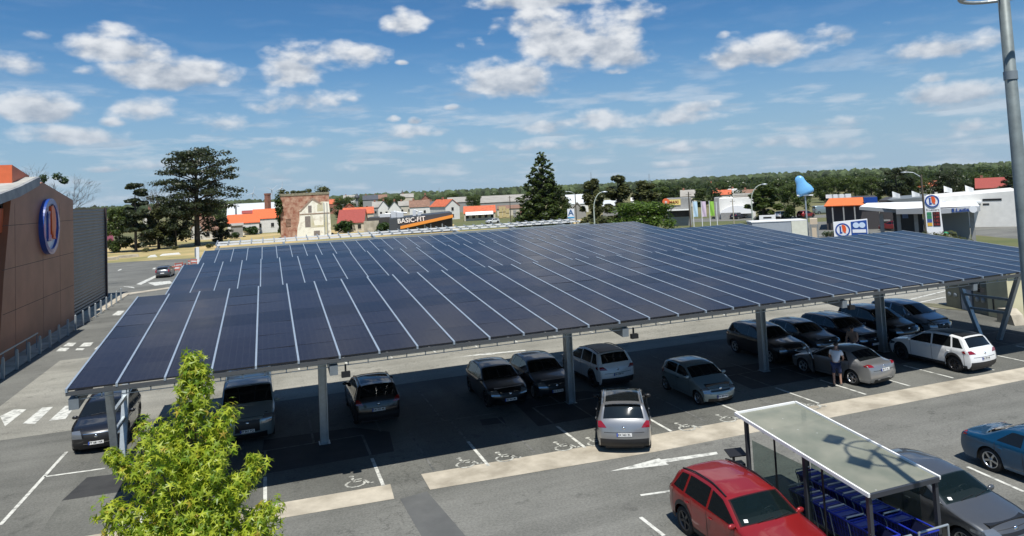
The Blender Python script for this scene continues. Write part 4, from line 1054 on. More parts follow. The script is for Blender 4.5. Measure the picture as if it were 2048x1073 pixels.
# ------------------------------------------------------------------ helpers for the surroundings
def atX(px, py, X):
    d = ray(px, py); t = X / d.x; return (d.y * t, CAM_H + d.z * t)
def theta(px, dist):
    p = base(px, dist); return math.atan2(p.x, p.y) - YAW
def wpx(cx, dist, dpx): return dpx * dist * math.cos(theta(cx, dist)) ** 2 / FPX
def hz_(cx, y, dist): return D(cx, y, dist).z
def gdist(px, py): g = G(px, py); return math.hypot(g.x, g.y)
def frame(name, cx, dist, label, cat, group=None, turn=0.):
    p = base(cx, dist); p.z = terr(p.x, p.y); return empty(name, p, -math.atan2(p.x, p.y) + turn, label, cat, group)

# ------------------------------------------------------------------ the supermarket on the left
M_brown = mat('rust_brown_panel', (.30, .12, .062), .5, 0, c2=(.40, .165, .09), vscale=.35, det=8, bump=.05)
M_orange = mat('orange_panel', (.62, .13, .045), .5, var=.06)
def corr_mat(name, c, n=5.5, axis='Z'):
    m = mat(name, c, .45, .35, var=.1, vscale=.5)
    nt = m.node_tree; L = nt.links; tc = N(nt, 'ShaderNodeTexCoord'); wv = N(nt, 'ShaderNodeTexWave', Scale=n, bands_direction=axis); L.new(tc.outputs['Object'], wv.inputs['Vector'])
    bp = N(nt, 'ShaderNodeBump', Strength=.9, Distance=.06); L.new(wv.outputs[0], bp.inputs['Height']); L.new(bp.outputs[0], nt.nodes['Principled BSDF'].inputs['Normal']); return m
M_corr = corr_mat('grey_corrugated_cladding', (.16, .15, .135), 1.1)
st = empty('supermarket_building', (-15.3, 50, 0), 0, 'brown and orange clad supermarket building with round blue sign at the left edge', 'supermarket')
mb = MB(); mb.prism([(-.2, 0), (17.3, 0), (17.3, 9.98), (8.9, 11.25), (2.2, 9.9), (.8, 5)], 'X', -.35, .06); mb.build('brown_facade', M_brown, st)
mb = MB()
for zz in (2.9, 5.6, 8.3): mb.bb((.061, .6, zz), (.064, 17.25, zz + .035))
for yy in (2.9, 8.8, 13.2): mb.bb((.061, yy, .2), (.065, yy + .03, 9.7))
mb.build('panel_joint', mat('panel_joint', (.04, .02, .013), .7), st)
mb = MB(); mb.bb((-30, 17.32, 0), (-.45, 32.2, 9.25)); mb.build('corrugated_wall', M_corr, st)
mb = MB(); mb.bb((-.55, 32.0, 0), (-.30, 32.3, 9.3)); mb.build('corner_trim', mat('trim_dark', (.05, .03, .03), .6), st)
mb = MB(); mb.bb((-30, -45, 0), (-.50, 1.2, 8.4)); mb.build('corrugated_wall', M_corr, st)
mb = MB(); mb.bb((-30, 2, 0), (-.40, 17.2, 9.9)); mb.build('inner_wall', M_corr, st)
mb = MB(); mb.bb((-2.2, -.6, 7.9), (-.25, 1.9, 9.4)); mb.build('orange_panel', M_orange, st)
y0_, z0_ = atX(24, 330, -15.5); y1_, z1_ = atX(58, 352, -15.5)
mb = MB(); mb.prism([(y0_ - 50, 9), (y1_ - 50, 9), (y1_ - 50, z1_), (y0_ - 50, z0_)], 'X', -1.15, -.2); mb.build('orange_block', M_orange, st)
XF = -14.6
pts = [atX(0, 409, XF), atX(40, 394, XF), atX(80, 371, XF), atX(80, 354, XF), atX(40, 374, XF), atX(0, 389, XF)]
a0, a1 = pts[0], pts[-1]  # fascia carries on towards the viewer
ext = [(a0[0] - 14, a0[1] - 3.2), *pts[:3], *pts[3:], (a1[0] - 14, a1[1] - 3.2)]
mb = MB(); mb.prism([(y - 50, z) for y, z in ext], 'X', -10, XF + 15.3); mb.build('roof_fascia', mat('pale_fascia', (.20, .21, .22), .6, c2=(.34, .34, .33), vscale=.8), st, recalc=True)
mb = MB(); q = [(y - 50, z + .012) for y, z in (ext[-1], pts[5], pts[4], pts[3])]
for a, b in zip(q, q[1:]): mb.add([(-9.9, a[0], a[1]), (XF + 15.1, a[0], a[1]), (XF + 15.1, b[0], b[1]), (-9.9, b[0], b[1])], [(0, 1, 2, 3)])
mb.build('roof_membrane', mat('white_membrane', (.36, .36, .33), .8, var=.15, vscale=1), st)
# sign
M_sblue_ = mat('sign_blue', (.012, .06, .30), .35, coat=.4); M_swhite = mat('sign_white', (.75, .76, .78), .4); M_sor = mat('sign_orange', (.75, .10, .02), .35)
def ring(mb, cx, cz, r0, r1, d0, d1, n=48, mi=0):
    mb.lathe([(r0, d0), (r0, d1), (r1, d1), (r1, d0)], (0, cx, cz), 'X', n, mi, sm=False)
L_POLY = [(-.95, 1.15), (-.35, 1.15), (-.35, .95), (-.42, .95), (-.42, -.62), (-.15, -.62), (-.15, -1.1), (-.95, -1.1), (-.95, -.9), (-.85, -.9), (-.85, .95), (-.95, .95)]
L2_POLY = [(-.2, 1.5), (.25, 1.6), (.75, 1.25), (1.0, .6), (1.0, -.1), (.75, -.75), (.95, -1.0), (.25, -.85), (.35, -.1), (.1, -.75), (-.05, -.3), (-.1, .5)]
def logo(root, cx, cz, R, x0, depth, ax='X'):
    """round store logo: ring, disc, two letters; lies in local YZ facing +X"""
    s_ = R / 2.0
    def sub(nm, mb, m):
        if ax == 'Y':                          # turn to face -Y
            for i, v in enumerate(mb.v): mb.v[i] = Vector((v.y, -v.x, v.z))
        return mb.build(nm, m, root, recalc=True)
    mb = MB(); mb.lathe([(0, x0 + depth * .5), (R * .84, x0 + depth * .5), (R * .84, x0)], (0, cx, cz), 'X', 40, sm=False); sub('logo_disc', mb, M_swhite)
    mb = MB(); ring(mb, cx, cz, R * .82, R, x0, x0 + depth); sub('logo_ring', mb, M_sblue_)
    mb = MB(); mb.prism([(cx + a * s_ * .95, cz + b * s_ * .95) for a, b in L_POLY], 'X', x0 + depth * .5, x0 + depth * .95); sub('logo_letter', mb, M_sblue_)
    mb = MB(); mb.prism([(cx + a * s_ * .95, cz + b * s_ * .95) for a, b in L2_POLY], 'X', x0 + depth * .5, x0 + depth * 1.05); sub('logo_swoosh', mb, M_sor)
sg_ = empty('shop_sign', (-15.24, 59.85, 8.0), 0, 'large round blue shop sign with blue letter and orange swoosh on brown wall', 'sign')
logo(sg_, 0, 0, 2.05, 0, .34)
# pavement, bollards, handrail
sheet('store_pavement', [(-15.3, 20), (-13.9, 20), (-13.9, 84), (-15.6, 84)], .05, M_conc)
bpos = [atX(x, y, -13.8)[0] for x, y in ((6, 755), (34, 735), (58, 720), (80, 706), (100, 694), (118, 682), (136, 668), (151, 658), (166, 648), (179, 640), (191, 632), (202, 626), (213, 619), (223, 613), (233, 607), (242, 602))]
ow = ['nearest', 'second', 'third', 'fourth', 'fifth', 'sixth', 'seventh', 'eighth', 'ninth', 'tenth', 'eleventh', 'twelfth', 'thirteenth', 'fourteenth', 'fifteenth', 'farthest']
b0 = None
for k, y in enumerate(bpos):
    lb = f'{ow[k]} grey post in the row along the supermarket pavement'
    if b0 is None:
        b0 = empty('bollard', (-13.8, y, .02), 0, lb, 'bollard', 'posts along the supermarket pavement')
        mb = MB(); mb.box((0, 0, .55), (.13, .09, 1.1)); mb.build('post', M_galv, b0)
        mb = MB(); mb.ell((0, 0, 1.12), (.075, .055, .05), 8, 6); mb.build('cap', M_galv, b0)
    else: dup(b0, (-13.8, y, .02), 0, lb)
hr = empty('handrail', (-14.6, 46, 0), 0, 'low grey ramp railing at the foot of the supermarket wall', 'railing')
mb = MB(); mb.beam((0, -8, 1.0), (0, 9, 1.0), .06, .08); mb.build('top_rail', M_galv, hr)
for k in range(9):
    mb = MB(); mb.box((0, -8 + k * 2.1, .5), (.05, .05, 1.0)); mb.build('post', M_steel, hr)

# ------------------------------------------------------------------ trees
def fol(name, a, b, isl=.5): return leaf_mat(name, a, b)
F_dark = leaf_mat('foliage_conifer', (.020, .032, .014), (.070, .088, .036)); F_mid = leaf_mat('foliage_mid', (.036, .062, .014), (.13, .175, .042))
F_olive = leaf_mat('foliage_olive', (.05, .062, .02), (.15, .16, .055)); F_bright = leaf_mat('foliage_bright', (.05, .10, .012), (.14, .22, .03)); F_ivy = leaf_mat('foliage_ivy', (.02, .045, .010), (.06, .11, .02))
M_trunk = mat('grey_trunk', (.07, .06, .048), .9, var=.3, vscale=3)
def crown_mb(clumps, nl, ls, seed, flat=.8, shell=.5):
    rn = random.Random(seed); mb = MB(); tot = sum(c[1][0] * c[1][1] + c[1][0] * c[1][2] for c in clumps)
    for c, r in clumps:
        n = int(nl * (r[0] * r[1] + r[0] * r[2]) / tot)
        for _ in range(n):
            d = Vector((rn.gauss(0, 1), rn.gauss(0, 1), rn.gauss(0, 1))).normalized() * (rn.random() ** shell)
            p = Vector(c) + Vector((d.x * r[0], d.y * r[1], d.z * r[2]))
            nn = (d + Vector((rn.gauss(0, .5), rn.gauss(0, .5), flat + rn.gauss(0, .5)))).normalized(); q = nn.to_track_quat('Z', 'Y').to_matrix() @ Matrix.Rotation(rn.random() * 6.28, 3, 'Z')
            s_ = ls * rn.uniform(.6, 1.4)
            vs = [p + q @ Vector((x * s_, y * s_, 0)) for x, y in ((-.5, -.1), (0, -.45), (.5, .1), (.05, .45))]
            mb.add(vs, [(0, 1, 2, 3)])
    return mb
def trunk_mb(h, r, limbs=()):
    mb = MB(); mb.tube((0, 0, -.02), (0, 0, h * .5), r, r * .7, 8); mb.tube((0, 0, h * .5), (0, 0, h), r * .7, r * .15, 8)
    for a, b, rr_ in limbs: mb.tube(a, b, rr_, rr_ * .35, 5)
    return mb
PROT = {}
def clumps_for(kind, rn):
    cl = []
    if kind == 'round':
        for _ in range(44):
            a, z = rn.uniform(0, 6.28), rn.uniform(.08, .93); R = .30 * math.sin(math.pi * min(1, (z + .08) / 1.12)) ** .6
            r = R * rn.uniform(.45, 1); s_ = rn.uniform(.07, .12); cl.append(((r * math.cos(a), r * math.sin(a), z), (s_, s_, s_ * .8)))
    if kind == 'wide':
        for _ in range(48):
            a, z = rn.uniform(0, 6.28), rn.uniform(.08, .90); R = .48 * math.sin(math.pi * min(1, (z - .0) / 1.05)) ** .55
            r = R * rn.uniform(.35, 1); s_ = rn.uniform(.10, .16); cl.append(((r * math.cos(a), r * math.sin(a), z), (s_, s_, s_ * .75)))
    if kind == 'tall':
        for _ in range(34):
            a, z = rn.uniform(0, 6.28), rn.uniform(.06, .97); R = .17 * (1 - abs(z - .45) / .62) ** .6 if abs(z - .45) < .62 else .01
            r = R * rn.uniform(.3, 1.1); s_ = rn.uniform(.045, .075); cl.append(((r * math.cos(a), r * math.sin(a), z), (s_, s_, s_ * 1.3)))
    if kind == 'cone':
        for k in range(110):
            z = .03 + .95 * (k / 110); R = .29 * (1 - z) ** .78 + .006; a = k * 2.4
            r = R * rn.uniform(.62, 1.0); s_ = .009 + .066 * (1 - z) * rn.uniform(.7, 1.2); cl.append(((r * math.cos(a), r * math.sin(a), z), (s_, s_, s_ * .9)))
            if k % 2: cl.append(((r * .5 * math.cos(a + 1), r * .5 * math.sin(a + 1), z), (s_, s_, s_)))
    if kind == 'cedar':
        for z, R in ((.36, .20), (.44, .34), (.52, .40), (.60, .33), (.68, .36), (.77, .36), (.86, .33), (.93, .26), (.97, .16)):
            n = 9 if R > .3 else 6
            off = rn.uniform(0, 6.28)
            for k in range(n):
                a = off + 6.28 * k / n + rn.uniform(-.25, .25); rr_ = R * rn.uniform(.7, 1.08)
                cl.append(((rr_ * math.cos(a), rr_ * math.sin(a), z + rn.uniform(-.04, .04)), (.10, .10, .034)))
                cl.append(((rr_ * .55 * math.cos(a), rr_ * .55 * math.sin(a), z + rn.uniform(-.03, .03)), (.085, .085, .034)))
        for _ in range(12): a = rn.uniform(0, 6.28); cl.append(((.12 * math.cos(a), .12 * math.sin(a), rn.uniform(.1, .4)), (.08, .08, .06)))
    if kind == 'sparse':
        for _ in range(34):
            z = rn.uniform(.05, .98); a = rn.uniform(0, 6.28); R = .24 * (1.05 - z) ** .6; r = R * rn.uniform(.2, 1)
            cl.append(((r * math.cos(a), r * math.sin(a), z), (rn.uniform(.05, .09), rn.uniform(.05, .09), .03)))
    if kind == 'bush':
        for _ in range(16):
            a = rn.uniform(0, 6.28); r = rn.uniform(0, .62); cl.append(((r * math.cos(a), r * math.sin(a), rn.uniform(.25, .75)), (.32, .32, .25)))
    return cl
def tree(label, kind, leafm, cx, dist, top, wid=1., group=None, cat='tree', nl=None, seed=0, y0=None, dy=0.):
    p = base(cx, dist); p.z = terr(p.x, p.y); h = hz_(cx, top, dist) - p.z
    key_ = (kind, leafm.name, seed)
    if key_ not in PROT:
        rn = random.Random(hash(kind) % 1000 + seed if False else len(PROT) * 17 + seed); cl = clumps_for(kind, rn)
        n = nl or {'cone': 17000, 'cedar': 15000, 'bush': 1400}.get(kind, 8500); ls = {'cone': .022, 'cedar': .021, 'bush': .15}.get(kind, .034)
        root = empty({'bush': 'bush'}.get(kind, 'tree'), p, 0, label, cat, group)
        limbs = []
        if kind != 'bush':
            for c, r in cl[::2 if kind in ('cedar',) else 3]:
                if math.hypot(c[0], c[1]) > .05: limbs.append(((0, 0, max(.12, c[2] - .10)), c, .008))
        trunk_mb(.95 if kind != 'bush' else .4, .022 if kind != 'cedar' else .03, limbs).build('trunk', M_trunk, root)
        crown_mb(cl, n, ls, len(PROT)).build('crown', leafm, root); PROT[key_] = root; r = root
    else: r = dup(PROT[key_], p, None, label)
    r.location = p; r.rotation_euler = (0, 0, random.uniform(0, 6.28)); r.scale = (h * wid, h * wid, h); r['category'] = cat
    r.name = 'bush' if cat == 'bush' else 'tree'
    if group: r['group'] = group
    elif 'group' in r: del r['group']
    return r
tree('big dark cedar with flat layered branches at the left of the field', 'cedar', F_dark, 395, 176, 300, 1.0)
tree('dense dark tree filling the foot of the big cedar, its left side', 'round', F_dark, 352, 172, 400, 1.15, seed=1)
tree('dark shrubby tree under the right side of the big cedar', 'round', F_dark, 445, 178, 436, 1.3, seed=1)
tree('sparse dark conifer left of the big cedar', 'sparse', F_dark, 272, 168, 366, 1.05)
tree('green leafy tree between the sparse conifer and the supermarket corner', 'round', F_mid, 238, 172, 412, .95, seed=1)
tree('ivy covered thin tree just left of the big cedar', 'tall', F_olive, 318, 172, 408, 1.5)
tree('small dark tree at the far end of the supermarket wall', 'round', F_dark, 300, 186, 440, 1.2, seed=1)
tree('tall dark green giant sequoia with pointed top in the middle of the skyline', 'cone', leaf_mat('foliage_sequoia', (.030, .050, .012), (.095, .135, .03)), 1089, 168, 300, 1.45)
tree('slender poplar right of the sequoia', 'tall', F_olive, 1188, 160, 358, 1.35, seed=2)
tree('taller loose crowned birch behind the bright bushy tree', 'tall', F_olive, 1240, 168, 352, 1.7, seed=3)
tree('birch with thin branches right of the taller birch', 'tall', F_olive, 1296, 172, 362, 1.9, seed=2)
tree('bright green bushy tree behind the solar roofs', 'wide', F_bright, 1288, 120, 398, 1.75)
tree('low olive bush beside the bright green tree', 'bush', F_olive, 1190, 140, 432, 1.6, cat='bush')
tree('dark tree beside the yellow shop sign', 'round', F_mid, 1326, 190, 372, 1.3, seed=1)
tree('rounded green tree behind the three banners', 'round', F_mid, 1404, 260, 376, 1.4, seed=1)
tree('oval dark green tree between the arched white hall and the trailer', 'tall', F_mid, 1529, 150, 368, 2.2, seed=4)
tree('large round dark tree left of the car wash mast', 'wide', F_mid, 1590, 165, 362, .95, seed=1)
tree('tall dark tree behind the orange roofed restaurant', 'round', F_dark, 1796, 205, 331, 1.35, seed=5)
tree('broad dark tree behind the long white building', 'wide', F_dark, 1903, 215, 338, 1.0, seed=2)
tree('dark tree just right of the mast behind the white building', 'round', F_dark, 2040, 190, 342, 1.5, seed=5)
for cx, dist, top, wd, sd, lb in ((1655, 260, 352, 1.0, 1, 'green tree behind the car wash mast, left one'), (1700, 250, 350, 1.1, 1, 'green tree left of the tall dark tree, second from it'), (1745, 240, 352, 1.0, 1, 'green tree directly left of the tall dark tree'),
        (1845, 240, 356, 1.0, 1, 'green tree between the tall dark tree and the broad dark tree'), (1965, 260, 345, .9, 1, 'green tree in front of the red roof at the right'), (1560, 300, 358, 1.0, 1, 'green tree behind the oval dark tree'), (1620, 290, 352, .95, 1, 'green tree right behind the blue sign'),
        (1480, 330, 366, 1.0, 1, 'green tree behind the arched white hall'), (1445, 340, 362, 1.0, 1, 'green tree behind the small orange roofed houses'), (1350, 330, 370, 1.0, 1, 'green tree behind the shop with the yellow sign'), (1160, 320, 378, .9, 1, 'green tree behind the white building near the sequoia')):
    tree(lb, 'wide', F_mid, cx, dist, top, wd, seed=sd)
for cx, dist, top, wd, lb in ((690, 330, 392, 1.1, 'dark round tree just right of the ruined house'), (948, 300, 388, .9, 'dark tree between the two grey industrial sheds'), (905, 420, 385, 1.0, 'dark tree behind the white gabled house'), (772, 380, 393, .9, 'tree beside the village houses, left one'),
        (800, 420, 390, .9, 'tree beside the water tower in the village'), (505, 360, 404, 1.0, 'tree beyond the white hangar'), (425, 350, 406, 1.1, 'tree behind the big cedar'), (240, 330, 413, 1.2, 'tree above the end of the supermarket wall'), (730, 420, 398, .8, 'tree among the village roofs')):
    tree(lb, 'wide', F_mid, cx, dist, top, wd, seed=1)
for cx, py, h, lb in ((505, 470, 18, 'low dark hedge bush left of the ruined house'), (470, 478, 14, 'small bush between the cedar and the hedge bush'), (568, 475, 60, 'ivy bush growing up the left side of the ruined house'), (690, 466, 26, 'green bush right of the ruined house'), (770, 470, 26, 'green bush by the dark gym building'), (806, 462, 16, 'young tree in front of the orange gym canopy'), (420, 497, 10, 'dry bush in the meadow, right one'), (290, 505, 9, 'green bush in the meadow, left one'),
                      (350, 500, 8, 'dry bush in the middle of the meadow'), (235, 500, 8, 'small bush by the supermarket corner')):
    dd = gdist(cx, py); tree(lb, 'bush', F_ivy if h > 12 else F_olive, cx, dd, py - h, 1.1 if h < 40 else .42, cat='bush')
# bare tree with mistletoe behind the supermarket
bt = frame('bare_tree', 108, 96, 'leafless tree with mistletoe balls behind the supermarket roof', 'tree'); rn = random.Random(5)
mb = MB(); H_ = hz_(108, 322, 96)
def grow(mb, p, d, ln, r, lev):
    e = p + d * ln; mb.tube(p, e, r, r * .65, 5)
    if lev == 0: return
    for _ in range(3 if lev > 1 else 4):
        nd = (d + Vector((rn.gauss(0, .55), rn.gauss(0, .55), rn.gauss(.12, .3)))).normalized(); grow(mb, e, nd, ln * rn.uniform(.6, .85), r * .6, lev - 1)
grow(mb, Vector((0, 0, 0)), Vector((0, 0, 1)), H_ * .29, .18, 6); mb.build('branches', mat('bare_bark', (.10, .085, .075), .9), bt)
crown_mb([((rn.uniform(-1.8, 1.8), rn.uniform(-1, 1), H_ * rn.uniform(.68, .9)), (.55, .55, .5)) for _ in range(5)], 900, .22, 3).build('mistletoe', F_ivy, bt)
bt2 = frame('bare_tree', 316, 172, 'thin leafless tree left of the big cedar', 'tree'); H_ = hz_(316, 365, 172)
mb = MB(); rn = random.Random(9); grow(mb, Vector((0, 0, 0)), Vector((0, 0, 1)), H_ * .34, .16, 5); mb.build('branches', MATS['bare_bark'], bt2)

# far woodland as one mass
def woodland(name, n, amin, amax, dmin, dmax, m, hmin, hmax, seed):
    rn = random.Random(seed); ico = bmesh.new(); bmesh.ops.create_icosphere(ico, subdivisions=2, radius=1); V0 = [v.co.copy() for v in ico.verts]; F0 = [[v.index for v in f.verts] for f in ico.faces]; ico.free()
    mb = MB()
    for _ in range(n):
        a = R_(rn.uniform(amin, amax)); d = math.sqrt(rn.uniform(dmin ** 2, dmax ** 2)); x, y = d * math.sin(a), d * math.cos(a); z = terr(x, y)
        h = rn.uniform(hmin, hmax); w_ = h * rn.uniform(.38, .58); o = rn.uniform(0, 100)
        vs = []
        for v in V0:
            k = 1 + .38 * noise.noise(v * 1.7 + Vector((o, 0, 0))) + .2 * noise.noise(v * 4.5 + Vector((0, o, 0)))
            vs.append((x + v.x * w_ * k, y + v.y * w_ * k, z + h * .42 + v.z * h * .58 * k))
        mb.add(vs, F0, 0, False)
    return tag(mb.build(name, m), 'distant belt of dark green woodland on the horizon', 'woodland', kind='stuff')
def wood_mat():
    m = mat('woodland_green', (.026, .042, .016), .95, c2=(.068, .090, .036), vscale=.12, det=8, island=.55, bump=1.0, bscale=.8); return m
wl = woodland('woodland', 3300, -35, 66, 720, 2600, wood_mat(), 9, 15, 1)
def leafwood(n, amin, amax, dmin, dmax, hmin, hmax, seed, label):
    rn = random.Random(seed); mb = MB()
    for _ in range(n):
        a = R_(rn.uniform(amin, amax)); d = math.sqrt(rn.uniform(dmin ** 2, dmax ** 2)); x, y = d * math.sin(a), d * math.cos(a); z = terr(x, y)
        h = rn.uniform(hmin, hmax); w_ = h * rn.uniform(.4, .6); cl = []
        for _k in range(7): cl.append(((x + rn.uniform(-.6, .6) * w_, y + rn.uniform(-.6, .6) * w_, z + h * rn.uniform(.12, .8)), (w_ * .5, w_ * .5, h * .24)))
        m_ = crown_mb(cl, 330, h * .085, rn.random(), shell=.35); mb.add(m_.v, m_.f)
    return tag(mb.build('woodland', leaf_mat('foliage_copse', (.018, .034, .010), (.07, .10, .03))), label, 'woodland', kind='stuff')
leafwood(620, 30, 67, 285, 640, 7, 11.0, 2, 'nearer mass of leafy copses right of the village')
leafwood(130, -32, 30, 420, 640, 6, 10, 4, 'hedges and copses behind the village houses')

# ------------------------------------------------------------------ houses
M_wallw = mat('white_render', (.66, .65, .61), .85, var=.06, vscale=1); M_wallc = mat('cream_render', (.52, .47, .38), .85, var=.1, vscale=1); M_wallg = mat('grey_render', (.26, .26, .25), .85, var=.1)
M_brick = mat('red_brick', (.22, .085, .055), .9, c2=(.33, .16, .11), vscale=1.2, det=10); M_rorange = mat('orange_tiles', (.52, .125, .055), .8, var=.2, vscale=1.5)
M_rbrown = mat('brown_tiles', (.22, .125, .085), .85, var=.25, vscale=1.2); M_rslate = mat('slate_roof', (.075, .08, .09), .6, var=.2); M_rgrey = mat('fibre_cement_roof', (.27, .25, .22), .85, c2=(.36, .34, .30), vscale=.3); M_rred = mat('dark_red_roof', (.30, .06, .045), .75, var=.15)
for m_ in (M_rorange, M_rbrown, M_rred, M_rslate, M_rgrey):
    nt_ = m_.node_tree; b_ = nt_.nodes['Principled BSDF']; t_ = N(nt_, 'ShaderNodeTexCoord'); w_ = N(nt_, 'ShaderNodeTexWave', Scale=.9, bands_direction='Z', Distortion=.6); nt_.links.new(t_.outputs['Object'], w_.inputs['Vector'])
    p_ = N(nt_, 'ShaderNodeBump', Strength=.8, Distance=.08); nt_.links.new(w_.outputs[0], p_.inputs['Height']); nt_.links.new(p_.outputs[0], b_.inputs['Normal'])
M_win = mat('window_dark', (.02, .022, .025), .1)
def house(label, cx, dist, wp, ye, yr, dep, wall, roof, orient='side', turn=0., wins=3, chim=1, cat='house', name='house', storeys=1, over=.25, hip=False):
    r = frame(name, cx, dist, label, cat, turn=turn); gz = r.location.z
    w_ = wpx(cx, dist, wp); he = hz_(cx, ye, dist) - gz; hr = hz_(cx, yr, dist) - gz
    mb = MB()
    if orient == 'side': mb.bb((-w_ / 2, 0, 0), (w_ / 2, dep, he)); 
    else: mb.prism([(-w_ / 2, 0), (w_ / 2, 0), (w_ / 2, he), (0, hr - .08), (-w_ / 2, he)], 'Y', 0, dep)
    if orient == 'side':
        for s_ in (-1, 1):
            x = s_ * (w_ / 2 - .12); mb.prism([(.02, he), (dep - .02, he), (dep / 2, hr - .08)], 'X', x - .12, x + .12)
    mb.build('wall', wall, r)
    mb = MB(); o = over; t = .12
    sl = (hr - he) / ((dep if orient == 'side' else w_) / 2)
    if orient == 'side':
        for (ya, yb) in ((-o, dep / 2), (dep / 2, dep + o)):
            za, zb_ = (he - o * sl, hr) if ya < 0 else (hr, he - o * sl)
            mb.prism([(ya, za), (yb, zb_), (yb, zb_ + t), (ya, za + t)], 'X', -w_ / 2 - o, w_ / 2 + o)
    else:
        for (xa, xb) in ((-w_ / 2 - o, 0), (0, w_ / 2 + o)):
            za, zb_ = (he - o * sl, hr) if xa < 0 else (hr, he - o * sl)
            mb.prism([(xa, za), (xb, zb_), (xb, zb_ + t), (xa, za + t)], 'Y', -o, dep + o)
    rf = mb.build('roof', roof, r)
    for k in range(chim):
        mb = MB(); xx = (-w_ * .3 if k == 0 else w_ * .3) if orient == 'side' else 0; yy = dep / 2 if orient == 'side' else dep * .6
        mb.bb((xx - .35, yy - .3, hr - .6), (xx + .35, yy + .3, hr + .9)); mb.build('chimney', M_brick, rf)
    for fl in range(storeys):
        zc_ = he * (fl + .5) / storeys + .1
        for k in range(wins):
            x = -w_ / 2 + w_ * (k + .5) / wins; mb = MB(); mb.bb((x - .45, -.05, zc_ - .6), (x + .45, .03, zc_ + .6)); f_ = mb.build('window', M_win, r)
            mb = MB(); mb.bb((x - .55, -.08, zc_ - .70), (x + .55, -.0, zc_ - .62)); mb.build('sill', M_wallw, f_)
    return r
house('maroon roofed shed beside the supermarket corner', 213, 190, 24, 482, 454, 14, M_wallc, mat('maroon_sheet', (.16, .035, .055), .6), wins=1, chim=0, cat='shed', name='shed')
house('brick outbuilding with rounded brown top behind the maroon shed', 218, 225, 16, 452, 436, 8, M_brick, M_rbrown, wins=0, chim=0, cat='outbuilding', name='outbuilding')
house('white gabled house glimpsed through the trees left of the cedar', 300, 230, 26, 440, 420, 9, M_wallw, M_rslate, 'gable', wins=2)
house('grey gabled house glimpsed low between the trees', 330, 200, 30, 470, 450, 9, M_wallg, M_rgrey, 'gable', wins=1, chim=0)
house('brown tiled cottage right behind the big cedar', 424, 205, 34, 460, 434, 10, M_wallw, M_rbrown, 'side', turn=.35, wins=2)
hg = house('long white roofed hangar behind the orange roofs', 508, 290, 104, 429, 407, 26, M_wallw, mat('white_sheet_roof', (.60, .62, .62), .5, .1), wins=0, chim=0, cat='hangar', name='hangar')
house('bright orange roofed workshop, lower left of the pair beside the ruin', 488, 218, 62, 446, 430, 10, M_wallw, mat('bright_orange_roof', (.72, .13, .04), .7, var=.1), wins=3, chim=0, cat='workshop', name='workshop')
house('taller bright orange roofed workshop touching the ruined house', 533, 226, 50, 437, 419, 10, M_wallw, MATS['bright_orange_roof'], wins=2, chim=0, cat='workshop', name='workshop')
house('grey flat fronted shed in front of the orange workshop', 474, 205, 24, 452, 448, 6, M_wallg, M_rgrey, wins=0, chim=0, cat='shed', name='shed')
house('small dark red roofed annex behind the orange workshops', 500, 235, 28, 427, 422, 8, M_wallw, M_rred, wins=1, chim=0, cat='annex', name='annex')
house('red roofed low house with white verges right of the ruin', 702, 196, 52, 446, 421, 13, M_wallc, M_rred, wins=3, chim=0, turn=-.1)
house('long orange tiled house behind the red roofed one', 718, 226, 60, 428, 416, 9, M_wallc, M_rorange, wins=3, chim=1)
house('small brick gabled house above the red roofs', 700, 260, 26, 418, 408, 9, M_brick, M_rorange, 'gable', wins=1, chim=0)
for a in ((742, 400, 30, 400, 391, 14, M_wallg, M_rslate, 'side', 'slate roofed building in the village, left of the church'), (757, 320, 22, 415, 404, 10, M_wallg, M_rgrey, 'side', 'grey roofed low house by the gym roof'), (768, 300, 22, 416, 402, 9, M_wallw, M_rslate, 'gable', 'white gabled slate house left of the pair behind the gym'),
          (790, 290, 26, 418, 403, 9, M_wallw, M_rslate, 'gable', 'white gabled slate house right of the pair behind the gym'), (812, 330, 28, 412, 403, 9, M_wallc, M_rgrey, 'side', 'low grey tiled house behind the gym roof'),
          (840, 290, 40, 414, 401, 9, M_wallw, M_rbrown, 'side', 'white house with brown roof behind the gym'), (852, 330, 24, 402, 390, 9, M_brick, M_rbrown, 'gable', 'brown gabled house rising behind the white one'), (872, 310, 30, 416, 403, 9, M_wallw, M_rslate, 'side', 'dark slate roofed house left of the orange gabled one'),
          (760, 480, 30, 398, 390, 16, M_brick, M_rbrown, 'side', 'brown village roof beside the church spire'), (700, 520, 24, 398, 391, 12, M_wallw, M_rgrey, 'side', 'white village building at the left of the skyline'), (670, 470, 22, 408, 399, 10, M_brick, M_rorange, 'side', 'orange roofed house just right of the ruined house'), (815, 500, 26, 395, 388, 12, M_wallc, M_rgrey, 'side', 'grey village roof right of the church')):
    house(a[9], *a[:9], wins=2, storeys=1)
house('white gabled house with orange roof right of the gym', 906, 250, 32, 412, 399, 12, M_wallw, M_rorange, 'gable', turn=.5, wins=1, storeys=2)
house('long low building with orange roof and white awning', 960, 228, 62, 426, 413, 9, M_wallc, M_rorange, wins=5, chim=0, cat='building', name='building')
aw = frame('awning', 960, 226.6, 'white awning along the front of the long orange roofed building', 'awning'); mb = MB(); mb.add([(-4.6, 0, 1.9), (4.4, 0, 1.9), (4.4, 1.2, 2.9), (-4.6, 1.2, 2.9)], [(0, 1, 2, 3)]); mb.add([(-4.6, 0, 1.86), (4.4, 0, 1.86), (4.4, 1.2, 2.86), (-4.6, 1.2, 2.86)], [(0, 3, 2, 1)]); mb.build('canvas', M_white, aw)
house('grey industrial shed left of the sequoia, smaller one', 922, 340, 52, 405, 395, 24, M_wallg, M_rgrey, wins=0, chim=0, cat='industrial shed', name='industrial_shed')
